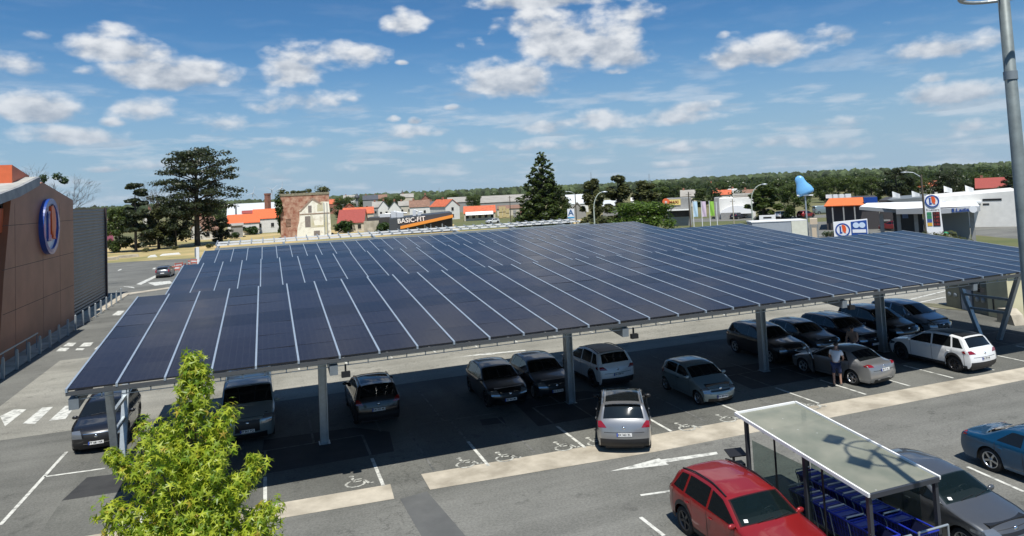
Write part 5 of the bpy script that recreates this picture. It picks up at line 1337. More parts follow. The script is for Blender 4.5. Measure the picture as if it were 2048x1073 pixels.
house('long grey industrial shed with skylights left of the sequoia', 1016, 330, 108, 404, 391, 30, M_wallg, M_rgrey, wins=0, chim=0, cat='industrial shed', name='industrial_shed')
house('low brown roofed store in front of the long industrial shed', 1035, 260, 80, 417, 411, 14, M_wallc, M_rbrown, wins=0, chim=0, cat='store', name='store')
house('white two storey block right of the sequoia', 1155, 260, 44, 408, 390, 16, M_wallw, mat('white_sheet_roof', (.60, .62, .62), .5), wins=2, chim=0, cat='building', name='building', storeys=1)
house('grey gabled hall in front of the white block', 1156, 200, 34, 424, 406, 12, M_wallg, M_rgrey, 'gable', wins=0, chim=0, cat='hall', name='hall')
house('grey and white building behind the curved street lamp', 1222, 210, 32, 412, 402, 14, M_wallg, mat('white_sheet_roof', (.6, .6, .6), .5), wins=1, chim=0, cat='building', name='building')
house('white building glimpsed above the bright green tree', 1272, 300, 18, 402, 396, 12, M_wallw, M_wallw, wins=0, chim=0, cat='building', name='building')
house('orange roofed house behind the arched hall', 1446, 300, 36, 390, 381, 10, M_wallw, M_rorange, wins=2)
house('white roofed house right of the small orange roof', 1478, 310, 26, 386, 378, 10, M_wallw, M_wallw, 'gable', turn=.4, wins=1)
house('brown roofed house beside the curved lamp post', 1500, 290, 26, 388, 380, 10, M_wallc, M_rbrown, wins=1)
house('grey tiled house behind the yellow shop sign', 1378, 270, 30, 393, 381, 10, M_wallc, M_rgrey, wins=2)
house('orange roofed house between the dark trees at the right', 1858, 250, 36, 374, 363, 11, M_wallw, M_rorange, wins=2)
house('dark red roofed farmhouse at the right of the skyline', 1985, 235, 62, 376, 357, 14, M_brick, M_rred, wins=3)
house('tiny white house on the wooded hillside, left', 1397, 900, 9, 366, 362, 12, M_wallw, M_rslate, wins=0, chim=0)
house('tiny white house on the wooded hillside, right', 1419, 880, 9, 368, 364, 12, M_wallw, M_rorange, wins=0, chim=0)
house('pale farm on the wooded hillside above the arched hall', 1490, 950, 14, 362, 358, 14, M_wallc, M_rbrown, wins=0, chim=0)
HAZE = True
# ------------------------------------------------------------------ ruined house
dR = 184
ru = frame('ruined_house', 613, dR, 'derelict roofless brick house with peeling white plaster and plants on its top', 'ruin')
def LX(px): return wpx(613, dR, px - 613)
def LZ(py, px=613): return hz_(px, py, dR)
M_rb = mat('weathered_brick', (.25, .085, .05), .95, c2=(.50, .33, .24), vscale=.9, det=10, bump=.5, bscale=8)
M_pl = mat('peeling_plaster', (.80, .78, .68), .95, c2=(.45, .38, .29), vscale=.6, det=10, lo=.52, hi=.72, bump=.4, bscale=6)
M_ply = mat('yellow_plaster', (.50, .46, .28), .95, c2=(.58, .56, .46), vscale=.5, det=9)
mb = MB(); mb.bb((LX(563), 0, 0), (LX(661), 9, LZ(389))); mb.build('brick_wall', M_rb, ru)
mb = MB(); mb.bb((LX(560), -.12, LZ(391)), (LX(662), 9.1, LZ(386))); mb.build('parapet', mat('mossy_coping', (.22, .20, .14), .95, var=.3, vscale=2), ru)
pp = [(LX(x), LZ(y)) for x, y in ((594, 474), (596, 455), (600, 441), (601, 422), (600, 421), (616, 408), (628, 402), (640, 408), (646, 405), (660, 406), (662, 430), (663, 474))]
mb = MB(); mb.prism(pp, 'Y', -.10, .0); mb.build('plaster_patch', M_pl, ru, recalc=True)
mb = MB(); mb.prism([(LX(x), LZ(y)) for x, y in ((600, 422), (627, 396), (647, 410), (643, 411), (627, 401), (603, 424))], 'Y', -.16, -.10); mb.build('roof_scar', mat('old_mortar', (.30, .22, .17), .95, var=.2), ru, recalc=True)
mb = MB(); mb.prism([(LX(x), LZ(y)) for x, y in ((636, 412), (642, 406), (648, 406), (648, 424), (636, 424))], 'Y', -.13, -.10); mb.prism([(LX(x), LZ(y)) for x, y in ((622, 431), (626, 431), (630, 452), (648, 452), (648, 431), (655, 431), (655, 470), (650, 470), (650, 456), (622, 456))], 'Y', -.135, -.10); mb.build('yellow_plaster_patch', M_ply, ru, recalc=True)
for (x0, y0, x1, y1) in ((618, 412, 625, 426), (611, 433, 622, 455), (628, 463, 640, 473)):
    mb = MB(); mb.bb((LX(x0), -.14, LZ(y1)), (LX(x1), -.08, LZ(y0))); f_ = mb.build('blocked_window', mat('weathered_boards', (.20, .175, .16), .9, var=.15), ru)
mb = MB(); mb.bb((LX(601), -.18, LZ(429.5)), (LX(661), -.1, LZ(427.5))); mb.build('string_course', mat('old_mortar', (.3, .22, .17)), ru)
for x in (650, 656):
    mb = MB(); mb.tube((LX(x), -.2, 0), (LX(x), -.2, LZ(408)), .09, .09, 6); mb.build('drain_pipe', M_galv, ru)
mb = MB(); mb.bb((LX(573), -.06, LZ(452)), (LX(583), -.01, LZ(436))); mb.build('blocked_window', M_rbrown, ru)
for k, (x, h, w_) in enumerate(((566, 10, 1.0), (577, 5, .5), (590, 6, .9), (600, 5, .6), (609, 5, .6), (620, 9, .9), (644, 16, 1.7), (652, 11, 1.6), (561, 30, .9), (558, 46, .8))):
    top = 386 if k < 8 else 425
    c = ((LX(x), 3 if k < 8 else -.5, LZ(top - h * .45)), (w_, w_, h * dR / FPX * .55))
    cr_ = tag(crown_mb([c], 150 if k < 7 else 420, .42, 50 + k).build('wall_plant', F_ivy if k > 7 else F_olive, ru))
# ------------------------------------------------------------------ gym building
dG = 168
gy = frame('gym_building', 843, dG, 'dark grey flat roofed gym with slanting orange canopy stripe and white lettering', 'gym')
def GX(px): return wpx(843, dG, px - 843)
def GZ(py): return hz_(843, py, dG)
def prs(l): return [(GX(x), GZ(y)) for x, y in l]
M_anth = mat('anthracite_cladding', (.045, .052, .062), .55, var=.08)
mb = MB(); mb.prism([(GX(780), 0), (GX(906), 0), (GX(906), GZ(428.5)), (GX(780), GZ(435))], 'Y', 0, 16); mb.build('wall', M_anth, gy, recalc=True)
mb = MB(); mb.bb((GX(735), 4, 0), (GX(780) - .02, 15, GZ(432))); mb.build('side_wall', mat('dark_brown_cladding', (.05, .045, .042), .6), gy)
mb = MB(); mb.bb((GX(728), 3, 0), (GX(758), 3.9, GZ(438))); mb.build('concrete_wall', M_conc, gy)
mb = MB(); mb.prism([(GX(802), GZ(456)), (GX(907), GZ(438.5)), (GX(907), GZ(433)), (GX(802), GZ(450.5))], 'Y', -1.4, -.02); mb.build('orange_canopy', mat('gym_orange', (.75, .27, .04), .5), gy, recalc=True)
mb = MB(); mb.prism([(GX(812), .1), (GX(903), .1), (GX(903), GZ(441)), (GX(812), GZ(456.5))], 'Y', -.04, -.01); mb.build('glazed_front', M_win, gy, recalc=True)
for x in (850, 862, 885): mb = MB(); mb.bb((GX(x) - .15, -.9, 0), (GX(x) + .15, -.6, GZ(449))); mb.build('canopy_post', M_steel, gy)
text_obj('gym_lettering', 'BASIC-FIT', 1.55, .08, M_white, gy, (GX(824), -.12, GZ(439.5)), (R_(90), R_(-3), 0), .02)
for x, w_, h_ in ((770, 2.6, 1.0), (788, 1.4, 1.5), (800, 1.8, 1.2), (830, .8, 1.6), (840, .8, 1.1)):
    mb = MB(); mb.bb((GX(x) - w_ / 2, 5, GZ(434)), (GX(x) + w_ / 2, 7, GZ(434) + h_)); mb.tube((GX(x), 5.5, GZ(434) + h_), (GX(x) + w_, 5.5, GZ(434) + h_ * .8), .2, .2, 8); mb.build('rooftop_duct', mat('white_duct', (.6, .61, .62), .5, .2), gy)
# ------------------------------------------------------------------ village spires, tower, turbines, pylons, chimney
for px, top, bas, w_, lb in ((773, 383, 405, 6, 'tall grey church spire on the village skyline'), (690, 389, 404, 4, 'small pointed church turret left of the water tower'), (806, 379, 405, 7, 'dark pointed church tower right of the spire')):
    r = frame('church', px, 560, lb, 'church'); gz = r.location.z; ht = hz_(px, top, 560) - gz
    mb = MB(); s_ = w_ * .18; mb.bb((-s_, 0, 0), (s_, 2 * s_, ht * .62)); mb.build('tower', M_wallg, r)
    mb = MB(); mb.add([(-s_ * 1.1, -.1, ht * .62), (s_ * 1.1, -.1, ht * .62), (s_ * 1.1, 2 * s_ + .1, ht * .62), (-s_ * 1.1, 2 * s_ + .1, ht * .62), (0, s_, ht)], [(0, 1, 4), (1, 2, 4), (2, 3, 4), (3, 0, 4)]); mb.build('spire', M_rslate, r)
    mb = MB(); mb.bb((-s_ * 4.5, 1, 0), (-s_ - .05, 9, ht * .35)); mb.prism([(-s_ * 4.7, ht * .35), (-s_, ht * .35), (-s_ * 2.7, ht * .5)], 'Y', .8, 9.2); mb.build('nave', M_wallg, r)
r = frame('water_tower', 715, 450, 'slim water tower with dark pointed cap on the village skyline', 'water tower'); ht = hz_(715, 387, 450) - r.location.z
mb = MB(); mb.lathe([(.9, 0), (.7, ht * .7)], n=12); mb.build('shaft', M_wallg, r); mb = MB(); mb.lathe([(.8, ht * .7), (1.7, ht * .76), (1.6, ht * .84), (0, ht)], n=12); mb.build('tank', M_rslate, r)
r = frame('brick_chimney', 537, 250, 'square red brick factory chimney above the orange workshops', 'chimney'); ht = hz_(537, 387, 250)
mb = MB(); mb.lathe([(1.15, 0), (1.0, ht - .6), (1.15, ht - .5), (1.15, ht), (0, ht)], n=4, sm=False); mb.build('stack', M_brick, r)
r = frame('steel_flue', 473, 240, 'thin dark steel flue beside the white hangar', 'chimney'); mb = MB(); mb.tube((0, 0, 0), (0, 0, hz_(473, 414, 240)), .3, .25, 8); mb.build('pipe', M_steel, r)
M_turb = mat('turbine_white', (.5, .54, .58), .5)
for k, (px, top, rot, lb) in enumerate(((506, 384, .3, 'white wind turbine on the horizon, leftmost'), (544, 377, .9, 'white wind turbine on the horizon, middle one'), (564, 373, .1, 'white wind turbine on the horizon, right next to the ruin'))):
    dd = 3100; p = base(px, dd); p.z = 0; hub = hz_(px, top + 3, dd); r = empty('wind_turbine', p, -math.atan2(p.x, p.y) + .4, lb, 'wind turbine', 'wind turbines on the horizon')
    mb = MB(); mb.tube((0, 0, 0), (0, 0, hub), 2.4, 1.5, 8); mb.build('tower', M_turb, r); mb = MB(); mb.box((0, -1, hub), (4, 8, 4)); mb.build('nacelle', M_turb, r)
    for j in range(3):
        a = rot + j * 2.094; e = Vector((math.sin(a), 0, math.cos(a))) * 30; mb = MB(); mb.tube((0, -5.5, hub), Vector((0, -5.5, hub)) + e, 1.5, .5, 5); mb.build('blade', M_turb, r)
for px, dd, top, lb in ((1184, 900, 345, 'faint lattice pylon behind the poplar'), (1300, 900, 348, 'faint lattice pylon above the wooded ridge'), (879, 1100, 376, 'faint lattice mast behind the woods')):
    r = frame('pylon', px, dd, lb, 'pylon'); ht = hz_(px, top, dd) - r.location.z; mb = MB()
    for sx in (-1, 1):
        for sy in (-1, 1): mb.tube((sx * 2.5, sy * 2.5, 0), (sx * .4, sy * .4, ht), .18, .14, 4)
    for f in range(8):
        z0, z1 = ht * f / 8, ht * (f + 1) / 8; w0, w1 = 2.5 - 2.1 * f / 8, 2.5 - 2.1 * (f + 1) / 8
        for s1 in (-1, 1): mb.tube((-w0 * s1, -w0, z0), (w1 * s1, -w1, z1), .1, .1, 4); mb.tube((-w0, -w0 * s1, z0), (-w1, w1 * s1, z1), .1, .1, 4)
    mb.build('lattice', M_galv, r)
# ------------------------------------------------------------------ street lamps and poles
def lamp_curved(label, px, pyb, top, side, reach, dist=None):
    dd = dist or gdist(px, pyb); r = frame('street_lamp', px, dd, label, 'street lamp'); ht = hz_(px, top, dd); re = wpx(px, dd, reach) * side
    mb = MB(); mb.tube((0, 0, 0), (0, 0, ht * .72), .11, .08, 8); pts = [Vector((re * (1 - math.cos(t)), 0, ht * .72 + ht * .27 * math.sin(t))) for t in [k * A90 * .95 / 8 for k in range(9)]]; mb.path(pts, .07, 6); mb.build('pole', mat('pale_green_pole', (.42, .46, .38), .6), r)
    e = pts[-1]; mb = MB(); mb.ell(e + Vector((.35 * side, 0, .02)), (.42, .16, .11), 10, 6); mb.build('lamp_head', M_galv, r)
lamp_curved('curved pale street lamp in front of the poplar', 1193, 462, 384, 1, 19, 88)
lamp_curved('curved street lamp arching over the arched white hall', 1509, 470, 369, 1, 24, 96)
def pole(label, px, dist, top, wood=True, arm=0, cat='utility pole', nm='utility_pole'):
    r = frame(nm, px, dist, label, cat); ht = hz_(px, top, dist); mb = MB(); mb.tube((0, 0, 0), (0, 0, ht), .13, .09, 8); mb.build('pole', M_bark if wood else M_conc, r)
    if arm: mb = MB(); mb.path([(0, 0, ht - .3), (arm * .5, 0, ht + .25), (arm, 0, ht + .35)], .05, 6); mb.ell((arm * 1.15, 0, ht + .33), (.35, .12, .08), 8, 6); mb.build('lamp_arm', M_galv, r)
    else: mb = MB(); mb.box((0, 0, ht - .5), (1.0, .08, .08)); mb.build('crossarm', M_bark, r)
pole('wooden pole before the long industrial shed', 1022, 190, 392)
pole('dark pole with lamp arm in front of the white block', 1154, 150, 386, arm=-1.6)
pole('tall dark pole left of the three banners', 1382, 125, 384)
pole('thin pole in front of the arched white hall', 1468, 150, 398, False)
pole('tall wooden pole with lamp arm beside the price totem', 1855, 88, 349, arm=-1.4)
# ------------------------------------------------------------------ shop with yellow sign, banners, arched hall
r = frame('shop_building', 1360, 150, 'grey shop with yellow sign and orange round emblem behind the canopy roofs', 'shop')
def bx(r, cx, dist, x0, x1, yt, yb, m, nm, y=0, dy=8):
    z1 = hz_(cx, yt, dist); z0 = 0 if yb is None else hz_(cx, yb, dist); mb = MB(); mb.bb((wpx(cx, dist, x0 - cx), y, z0), (wpx(cx, dist, x1 - cx), y + dy, z1)); return mb.build(nm, m, r)
bx(r, 1360, 150, 1336, 1385, 397, None, M_wallg, 'wall'); bx(r, 1360, 150, 1338, 1364, 399, 410, mat('sign_yellow', (.70, .55, .18), .5), 'sign_board', -.2, .18)
bx(r, 1360, 150, 1336, 1382, 419, 421, M_white, 'awning_edge', -1.6, 1.55); bx(r, 1360, 150, 1338, 1380, 422, 434, M_win, 'shop_window', -.05, .04)
mb = MB(); mb.lathe([(0, -.3), (.75, -.3), (.75, -.1)], (wpx(1360, 150, -25), -.2, hz_(1360, 403, 150)), 'Y', 20, sm=False); mb.build('round_emblem', mat('emblem_orange', (.70, .14, .05), .5), r)
text_obj('shop_lettering', 'MAXI', .8, .03, M_red, r, (wpx(1360, 150, -9), -.24, hz_(1360, 404.5, 150)), (R_(90), 0, 0), .01)
text_obj('emblem_letter', 'n', 1.0, .03, M_swhite, r, (wpx(1360, 150, -25), -.52, hz_(1360, 403, 150)), (R_(90), 0, 0), .02)
for k, (px, c, lb) in enumerate(((1390, (.45, .62, .72), 'pale blue banner flag, left of the three'), (1407, (.60, .48, .58), 'pale pink banner flag, middle of the three'), (1423, (.25, .50, .06), 'green banner flag, right of the three'))):
    r = frame('banner_flag', px, 110, lb, 'banner', 'banner flags beside the road'); ht = hz_(px, 402, 110)
    mb = MB(); mb.tube((0, 0, 0), (0, 0, ht), .06, .05, 8); mb.build('pole', M_white, r)
    hb = hz_(px, 434 if k < 2 else 432, 110); mb = MB(); mb.grid(lambda u, v: Vector((.07 + .62 * u, .06 * math.sin(u * 5 + v * 4), hb + (ht - .1 - hb) * v)), 8, 10); o_ = mb.build('banner_cloth', mat('banner_cloth_%d' % k, c, .8), r)
r = frame('white_pole', 1437, 110, 'bare white flag pole right of the green banner', 'pole'); mb = MB(); mb.tube((0, 0, 0), (0, 0, hz_(1437, 404, 110)), .06, .05, 8); mb.build('pole', M_white, r)
r = frame('arched_hall', 1475, 170, 'white hall with an arched glazed entrance behind the trailer', 'hall')
cx, dd = 1475, 170
bx(r, cx, dd, 1440, 1512, 397, None, M_wallw, 'wall', 2, 14); bx(r, cx, dd, 1430, 1440, 395, None, M_wallg, 'side_wall', 2, 10); bx(r, cx, dd, 1470, 1512, 390, 397, M_rgrey, 'roof_parapet', 6, 10)
mb = MB(); pl = [(wpx(cx, dd, -34 + 66 * k / 12), hz_(cx, 424 - 13 * math.sin(math.pi * k / 12) ** .8, dd)) for k in range(13)]; mb.prism(pl + [(pl[-1][0], 1.2), (pl[0][0], 1.2)], 'Y', -.5, 1.95); mb.build('arched_porch', mat('bright_white', (.82, .82, .82), .6), r, recalc=True)
bx(r, cx, dd, 1442, 1478, 425, None, M_wallg, 'shop_window', -.6, .05)
# ------------------------------------------------------------------ grey trailer, sign box, kiosk
dT = 82
r = frame('grey_trailer', 1555, dT, 'long pale grey box trailer with a cream end behind the solar roofs', 'trailer', turn=.25)
def TX_(x): return wpx(1555, dT, x - 1555)
mb = MB(); mb.bb((TX_(1508), 0, 1.0), (TX_(1588), 2.5, hz_(1555, 444, dT))); mb.build('box_body', mat('trailer_grey', (.30, .33, .36), .6, var=.06), r)
mb = MB(); mb.bb((TX_(1588) + .02, -.05, .6), (TX_(1620), 2.55, hz_(1600, 443, dT))); mb.build('tarpaulin_end', mat('cream_tarpaulin', (.60, .60, .50), .8, var=.06), r)
mb = MB(); mb.bb((TX_(1506), -.06, hz_(1555, 444, dT) + .01), (TX_(1620), 2.56, hz_(1555, 442, dT))); mb.build('roof_edge', M_white, r)
for x in (1530, 1545, 1600): mb = MB(); mb.lathe([(0, -.15), (.5, -.15), (.5, .15), (0, .15)], (TX_(x), .2, .5), 'Y', 16); mb.build('wheel', M_rub, r)
r = frame('roof_sign', 1539, 96, 'small white sign box with black lettering plate above the grey trailer', 'sign'); zt, zb_ = hz_(1539, 431, 96), hz_(1539, 440, 96)
mb = MB(); mb.bb((-1.0, 0, zb_), (1.0, .5, zt)); mb.build('sign_box', M_white, r); mb = MB(); mb.bb((-.5, -.03, zb_ + .2), (.5, -.005, zt - .2)); mb.build('lettering_plate', M_ink, r)
mb = MB(); mb.bb((-.8, .1, 0), (-.7, .2, zb_)); mb.bb((.7, .1, 0), (.8, .2, zb_)); mb.build('legs', M_steel, r)
r = frame('wooden_kiosk', 1635, 84, 'small beige kiosk beside the mast with the blue sign', 'kiosk')
bx(r, 1635, 84, 1625, 1640, 438, 449, mat('beige_board', (.55, .45, .33), .8), 'upper_box', 0, 1.6); bx(r, 1635, 84, 1628, 1637, 456, None, MATS['beige_board'], 'door', -.05, .5)
for x in (1625, 1639): bx(r, 1635, 84, x, x + 1.5, 449, None, M_steel, 'post', 0, .1)
# car wash mast: plain blue rounded sign body
r = frame('mast_sign', 1619, 86, 'pale blue rounded sign body on a tall thin mast beside the trailer', 'sign')
hb = hz_(1619, 391, 86); mb = MB(); mb.tube((0, 0, 0), (0, 0, hb), .11, .08, 8); mb.build('mast', M_galv, r)
M_sky = mat('pale_blue_fibreglass', (.16, .42, .72), .35, coat=.5); h_ = hz_(1619, 352, 86) - hb
mb = MB(); q_ = Matrix.Rotation(R_(-20), 3, 'Y')
mb.lathe([(0, 0), (.86, .02), (.98, h_ * .14), (.86, h_ * .36), (.60, h_ * .58), (.52, h_ * .74), (.50, h_ * .88), (.30, h_ * 1.0), (0, h_ * 1.04)], n=20)
mb.v = [q_ @ Vector((v.x, v.y * .45, v.z)) + Vector((.15, 0, hb + .1)) for v in mb.v]
mb.build('sign_body', M_sky, r)
mb = MB(); mb.box((0, 0, hb + .03), (1.7, .5, .14)); mb.build('sign_base', M_white, r)
# ------------------------------------------------------------------ restaurant with orange roof
cx, dd = 1690, 125
r = frame('restaurant', cx, dd, 'restaurant with bright orange sloping roof left of the fuel station', 'restaurant')
def rx(x): return wpx(cx, dd, x - cx)
def rz_(y): return hz_(cx, y, dd)
mb = MB(); mb.bb((rx(1654), 1.2, 0), (rx(1760), 14, rz_(411))); mb.build('wall', mat('dark_wall', (.05, .045, .045), .7), r)
mb = MB(); mb.add([(rx(1651), 0, rz_(411.5)), (rx(1731), 0, rz_(411.5)), (rx(1731), 4, rz_(397.5)), (rx(1663), 4, rz_(397.5))], [(0, 1, 2, 3)]); mb.add([(rx(1651), 0, rz_(411.5) - .1), (rx(1731), 0, rz_(411.5) - .1), (rx(1731), 4, rz_(397.5) - .1), (rx(1663), 4, rz_(397.5) - .1)], [(3, 2, 1, 0)]); mb.add([(rx(1651), 0, rz_(411.5)), (rx(1663), 4, rz_(397.5)), (rx(1663), 12, rz_(397.5)), (rx(1651), 14, rz_(411.5))], [(0, 1, 2, 3)]); mb.build('roof', mat('restaurant_orange', (.66, .155, .04), .6, var=.07), r)
mb = MB(); mb.bb((rx(1663), 4, rz_(411)), (rx(1760), 14, rz_(398))); mb.build('upper_wall', MATS['dark_wall'], r)
mb = MB(); mb.bb((rx(1732), .6, rz_(408)), (rx(1758), 1.1, rz_(397))); mb.build('blue_sign', M_sblue_, r)
for x in (1668, 1690, 1712): mb = MB(); mb.bb((rx(x) - .1, .1, 0), (rx(x) + .1, .3, rz_(412))); mb.build('post', M_wallg, r)
for x in (1663, 1676, 1688, 1700): mb = MB(); mb.bb((rx(x) - .6, 6, rz_(398)), (rx(x) + .6, 7, rz_(398) + .6)); mb.build('rooftop_unit', M_white, r)
hd = None
r = frame('clipped_hedge', 1687, 112, 'low clipped hedge in front of the orange roofed restaurant', 'hedge'); crown_mb([((x * 1.0 - 2.2, 0, .45), (.75, .5, .45)) for x in range(6)], 1800, .16, 77).build('foliage', F_ivy, r); mb = MB(); mb.bb((-2.4, -.25, 0), (3.0, .25, .6)); mb.build('stems', M_bark, r)
# ------------------------------------------------------------------ long white building with grey curved roof, flags
cx, dd = 1905, 128
r = frame('long_white_building', cx, dd, 'long white commercial building with grey curved roof behind the fuel station', 'building')
def qx(x): return wpx(cx, dd, x - cx)
def qz(y): return hz_(cx, y, dd)
mb = MB(); mb.prism([(qx(1852), 0), (qx(2040), 0), (qx(2040), qz(386)), (qx(1880), qz(394)), (qx(1852), qz(396))], 'Y', 0, 20); mb.build('wall', M_wallw, r, recalc=True)
mb = MB(); mb.prism([(qx(1775), qz(396)), (qx(1852), qz(393)), (qx(1852), qz(408)), (qx(1803), qz(408)), (qx(1796), qz(402))], 'Y', -1, 18); mb.build('curved_roof', mat('grey_metal_roof', (.20, .215, .215), .5, .3), r, recalc=True)
mb = MB(); mb.prism([(qx(1757), 0), (qx(1800), 0), (qx(1800), qz(406)), (qx(1790), qz(400)), (qx(1775), qz(396.5)), (qx(1757), qz(396))], 'Y', -.8, 16); mb.build('dark_gable', MATS['dark_wall'], r, recalc=True)
mb = MB(); mb.bb((qx(1852), -3.5, qz(407)), (qx(1965), -.02, qz(403))); mb.build('canopy', M_white, r)
for x0, x1, y0, y1 in ((1915, 1925, 407, 413), (1928, 1946, 404, 412), (1968, 1980, 409, 412), (1968, 2004, 400, 404)): mb = MB(); mb.bb((qx(x0), -.06, qz(y1)), (qx(x1), -.01, qz(y0))); mb.build('window', M_win, r)
mb = MB(); mb.bb((qx(1884), -3.6, qz(408)), (qx(1896), -3.5, qz(401))); mb.build('blue_panel', M_sblue_, r)
for k, (x, y, lb) in enumerate(((1790, 383, 'first'), (1829, 382, 'second'), (1894, 372, 'third'), (1937, 371, 'fourth'))):
    r = frame('roof_flag', x, 134, f'small white flag on the long white building roof, {lb} from the left', 'flag', 'flags on the white building roof'); zt = hz_(x, y, 134); mb = MB(); mb.tube((0, 0, zt - 2.6), (0, 0, zt), .04, .03, 5); mb.build('pole', M_white, r)
    mb = MB(); mb.grid(lambda u, v: Vector((1.1 * u, .1 * math.sin(5 * u), zt - 1.0 * u * .5 - (1 - v) * (1.0 - .3 * u))), 6, 4); mb.build('flag_cloth', M_white, r)
# ------------------------------------------------------------------ fuel station
cx, dd = 1840, 100
fs = frame('fuel_station_canopy', cx, dd, 'fuel station canopy with white roof edge and grey lettered fascia', 'fuel station')
def fx(x): return wpx(cx, dd, x - cx)
def fz(y): return hz_(cx, y, dd)
mb = MB(); mb.add([(fx(1722), 0, fz(410)), (fx(1800), -2, fz(416)), (fx(1960), 0, fz(415.5)), (fx(1960), 6, fz(411)), (fx(1850), 9, fz(409)), (fx(1730), 8, fz(408))], [(0, 1, 2, 3, 4, 5)]); mb.build('roof_top', mat('bright_white', (.8, .8, .8)), fs)
M_fasc = mat('canopy_fascia_grey', (.24, .25, .26), .6)
def fpoly(nm, l, m, y0, y1):
    mb = MB(); mb.prism([(fx(x), fz(y)) for x, y in l], 'Y', y0, y1); return mb.build(nm, m, fs, recalc=True)
fpoly('fascia', ((1798, 416.5), (1885, 418), (1885, 427), (1798, 426)), M_fasc, -2.1, 3.2)
fpoly('fascia', ((1885.2, 418), (1958, 416), (1958, 424), (1885.2, 427)), mat('fascia_light', (.40, .41, .42), .6), -2.1, 3.2)
fpoly('fascia', ((1722, 411), (1797.8, 416), (1797.8, 424), (1722, 416)), M_fasc, -1.2, 3)
text_obj('fascia_lettering', 'E.Leclerc', .62, .03, M_sblue_, fs, (fx(1926), -2.16, fz(420.8)), (R_(90), R_(-2), 0), .01)
lg = None
mb = MB(); mb.lathe([(0, -.05), (.40, -.05), (.40, 0)], (fx(1945), -2.15, fz(420)), 'Y', 20, sm=False); mb.build('fascia_disc', M_swhite, fs)
for x in (1766, 1801, 1836, 1880, 1944): mb = MB(); mb.bb((fx(x) - .22, 0, 0), (fx(x) + .22, .5, fz(426))); mb.build('canopy_column', M_wallg, fs)
mb = MB(); mb.bb((fx(1788), 4, 0), (fx(1850), 8, fz(424))); mb.build('kiosk', mat('kiosk_dark', (.03, .033, .04), .4), fs)
mb = MB(); mb.bb((fx(1808), 3.9, fz(440)), (fx(1820), 3.99, fz(427))); mb.build('kiosk_poster', mat('poster_blue', (.16, .25, .5), .5), fs)
mb = MB(); mb.bb((fx(1885), 4, 0), (fx(1942), 8, fz(427))); mb.build('wash_bay', M_fasc, fs)
for k, (x, y, lb) in enumerate(((1775, 452, 'left'), (1796, 456, 'second'), (1822, 457, 'third'))):
    d_ = gdist(x, y + 10); r = frame('fuel_pump', x, d_, f'grey fuel pump under the station canopy, {lb} of three' if k else 'grey fuel pump under the station canopy, leftmost of three', 'fuel pump', 'fuel pumps')
    mb = MB(); mb.bb((-.5, -.3, 0), (.5, .3, 1.7)); mb.build('cabinet', M_wallg, r); mb = MB(); mb.bb((-.4, -.33, 1.0), (.4, -.305, 1.5)); mb.build('display', M_ink, r)
    mb = MB(); mb.path([(.45, -.32, 1.4), (.6, -.4, .7), (.45, -.35, .4)], .03, 5); mb.build('hose', M_black, r)
# price totem
tt = frame('price_totem', 1872, 92, 'tall white price totem with round logo and four dark price displays', 'totem', turn=.15)
def tz(y): return hz_(1872, y, 92)
mb = MB(); mb.prism([(-.95, 0), (.95, 0), (.72, tz(392)), (-.72, tz(392))], 'Y', 0, .45); mb.build('body', mat('bright_white', (.8, .8, .8)), tt, recalc=True)
logo(tt, 0, tz(402.5), .70, .0, .09, 'Y')
for k in range(4):
    z = tz(427.5 + 7.2 * k); mb = MB(); mb.bb((-.05, -.05, z - .20), (.66, -.004, z + .20)); f_ = mb.build('price_display', mat('display_black', (.035, .012, .012), .4), tt)
    text_obj('price_digits', ('1.78', '1.89', '1.82', '0.86')[k], .34, .004, mat('digit_red', (.4, .05, .04), .4), f_, (.31, -.06, z), (R_(90), 0, 0))
    mb = MB(); mb.bb((-.62, -.04, z - .18), (-.14, -.004, z + .18)); mb.build('fuel_tag', (mat('tag_green', (.04, .22, .1), .5), mat('tag_green', (.04, .22, .1)), mat('tag_blue', (.05, .1, .3), .5), mat('tag_yellow', (.7, .4, .05), .5))[k], tt)
text_obj('totem_lettering', 'E.Leclerc', .36, .004, M_wallg, tt, (0, -.01, tz(420)), (R_(90), 0, 0), .01)
# billboard
bd = frame('billboard', 1706, 82, 'white and blue billboard with round logo and two pale circles beside the fuel station', 'billboard')
def bxx(x): return wpx(1706, 82, x - 1706)
def bz(y): return hz_(1706, y, 82)
mb = MB(); mb.prism([(bxx(1672), .8), (bxx(1740), .8), (bxx(1740), bz(439)), (bxx(1672), bz(444))], 'Y', 0, .4); mb.build('panel', mat('bright_white', (.8, .8, .8)), bd, recalc=True)
for x in (1680, 1732): mb = MB(); mb.bb((bxx(x) - .1, .1, 0), (bxx(x) + .1, .3, .8)); mb.build('leg', M_steel, bd)
logo(bd, bxx(1690), bz(460), .72, .0, .05, 'Y')
mb = MB(); mb.prism([(bxx(1707), 1.0), (bxx(1738.5), 1.0), (bxx(1738.5), bz(441)), (bxx(1707), bz(444))], 'Y', -.03, -.003); pb = mb.build('blue_panel', mat('panel_blue', (.015, .07, .30), .5), bd, recalc=True)
for x in (1717, 1729): mb = MB(); mb.lathe([(0, -.06), (.30, -.06), (.30, -.035)], (bxx(x), 0, bz(451)), 'Y', 18, sm=False); mb.build('pale_circle', mat('bubble_pale', (.55, .66, .8), .5), pb)
mb = MB(); mb.bb((bxx(1709.5), -.06, bz(466)), (bxx(1736), -.035, bz(459.5))); mb.build('text_band', M_swhite, pb)
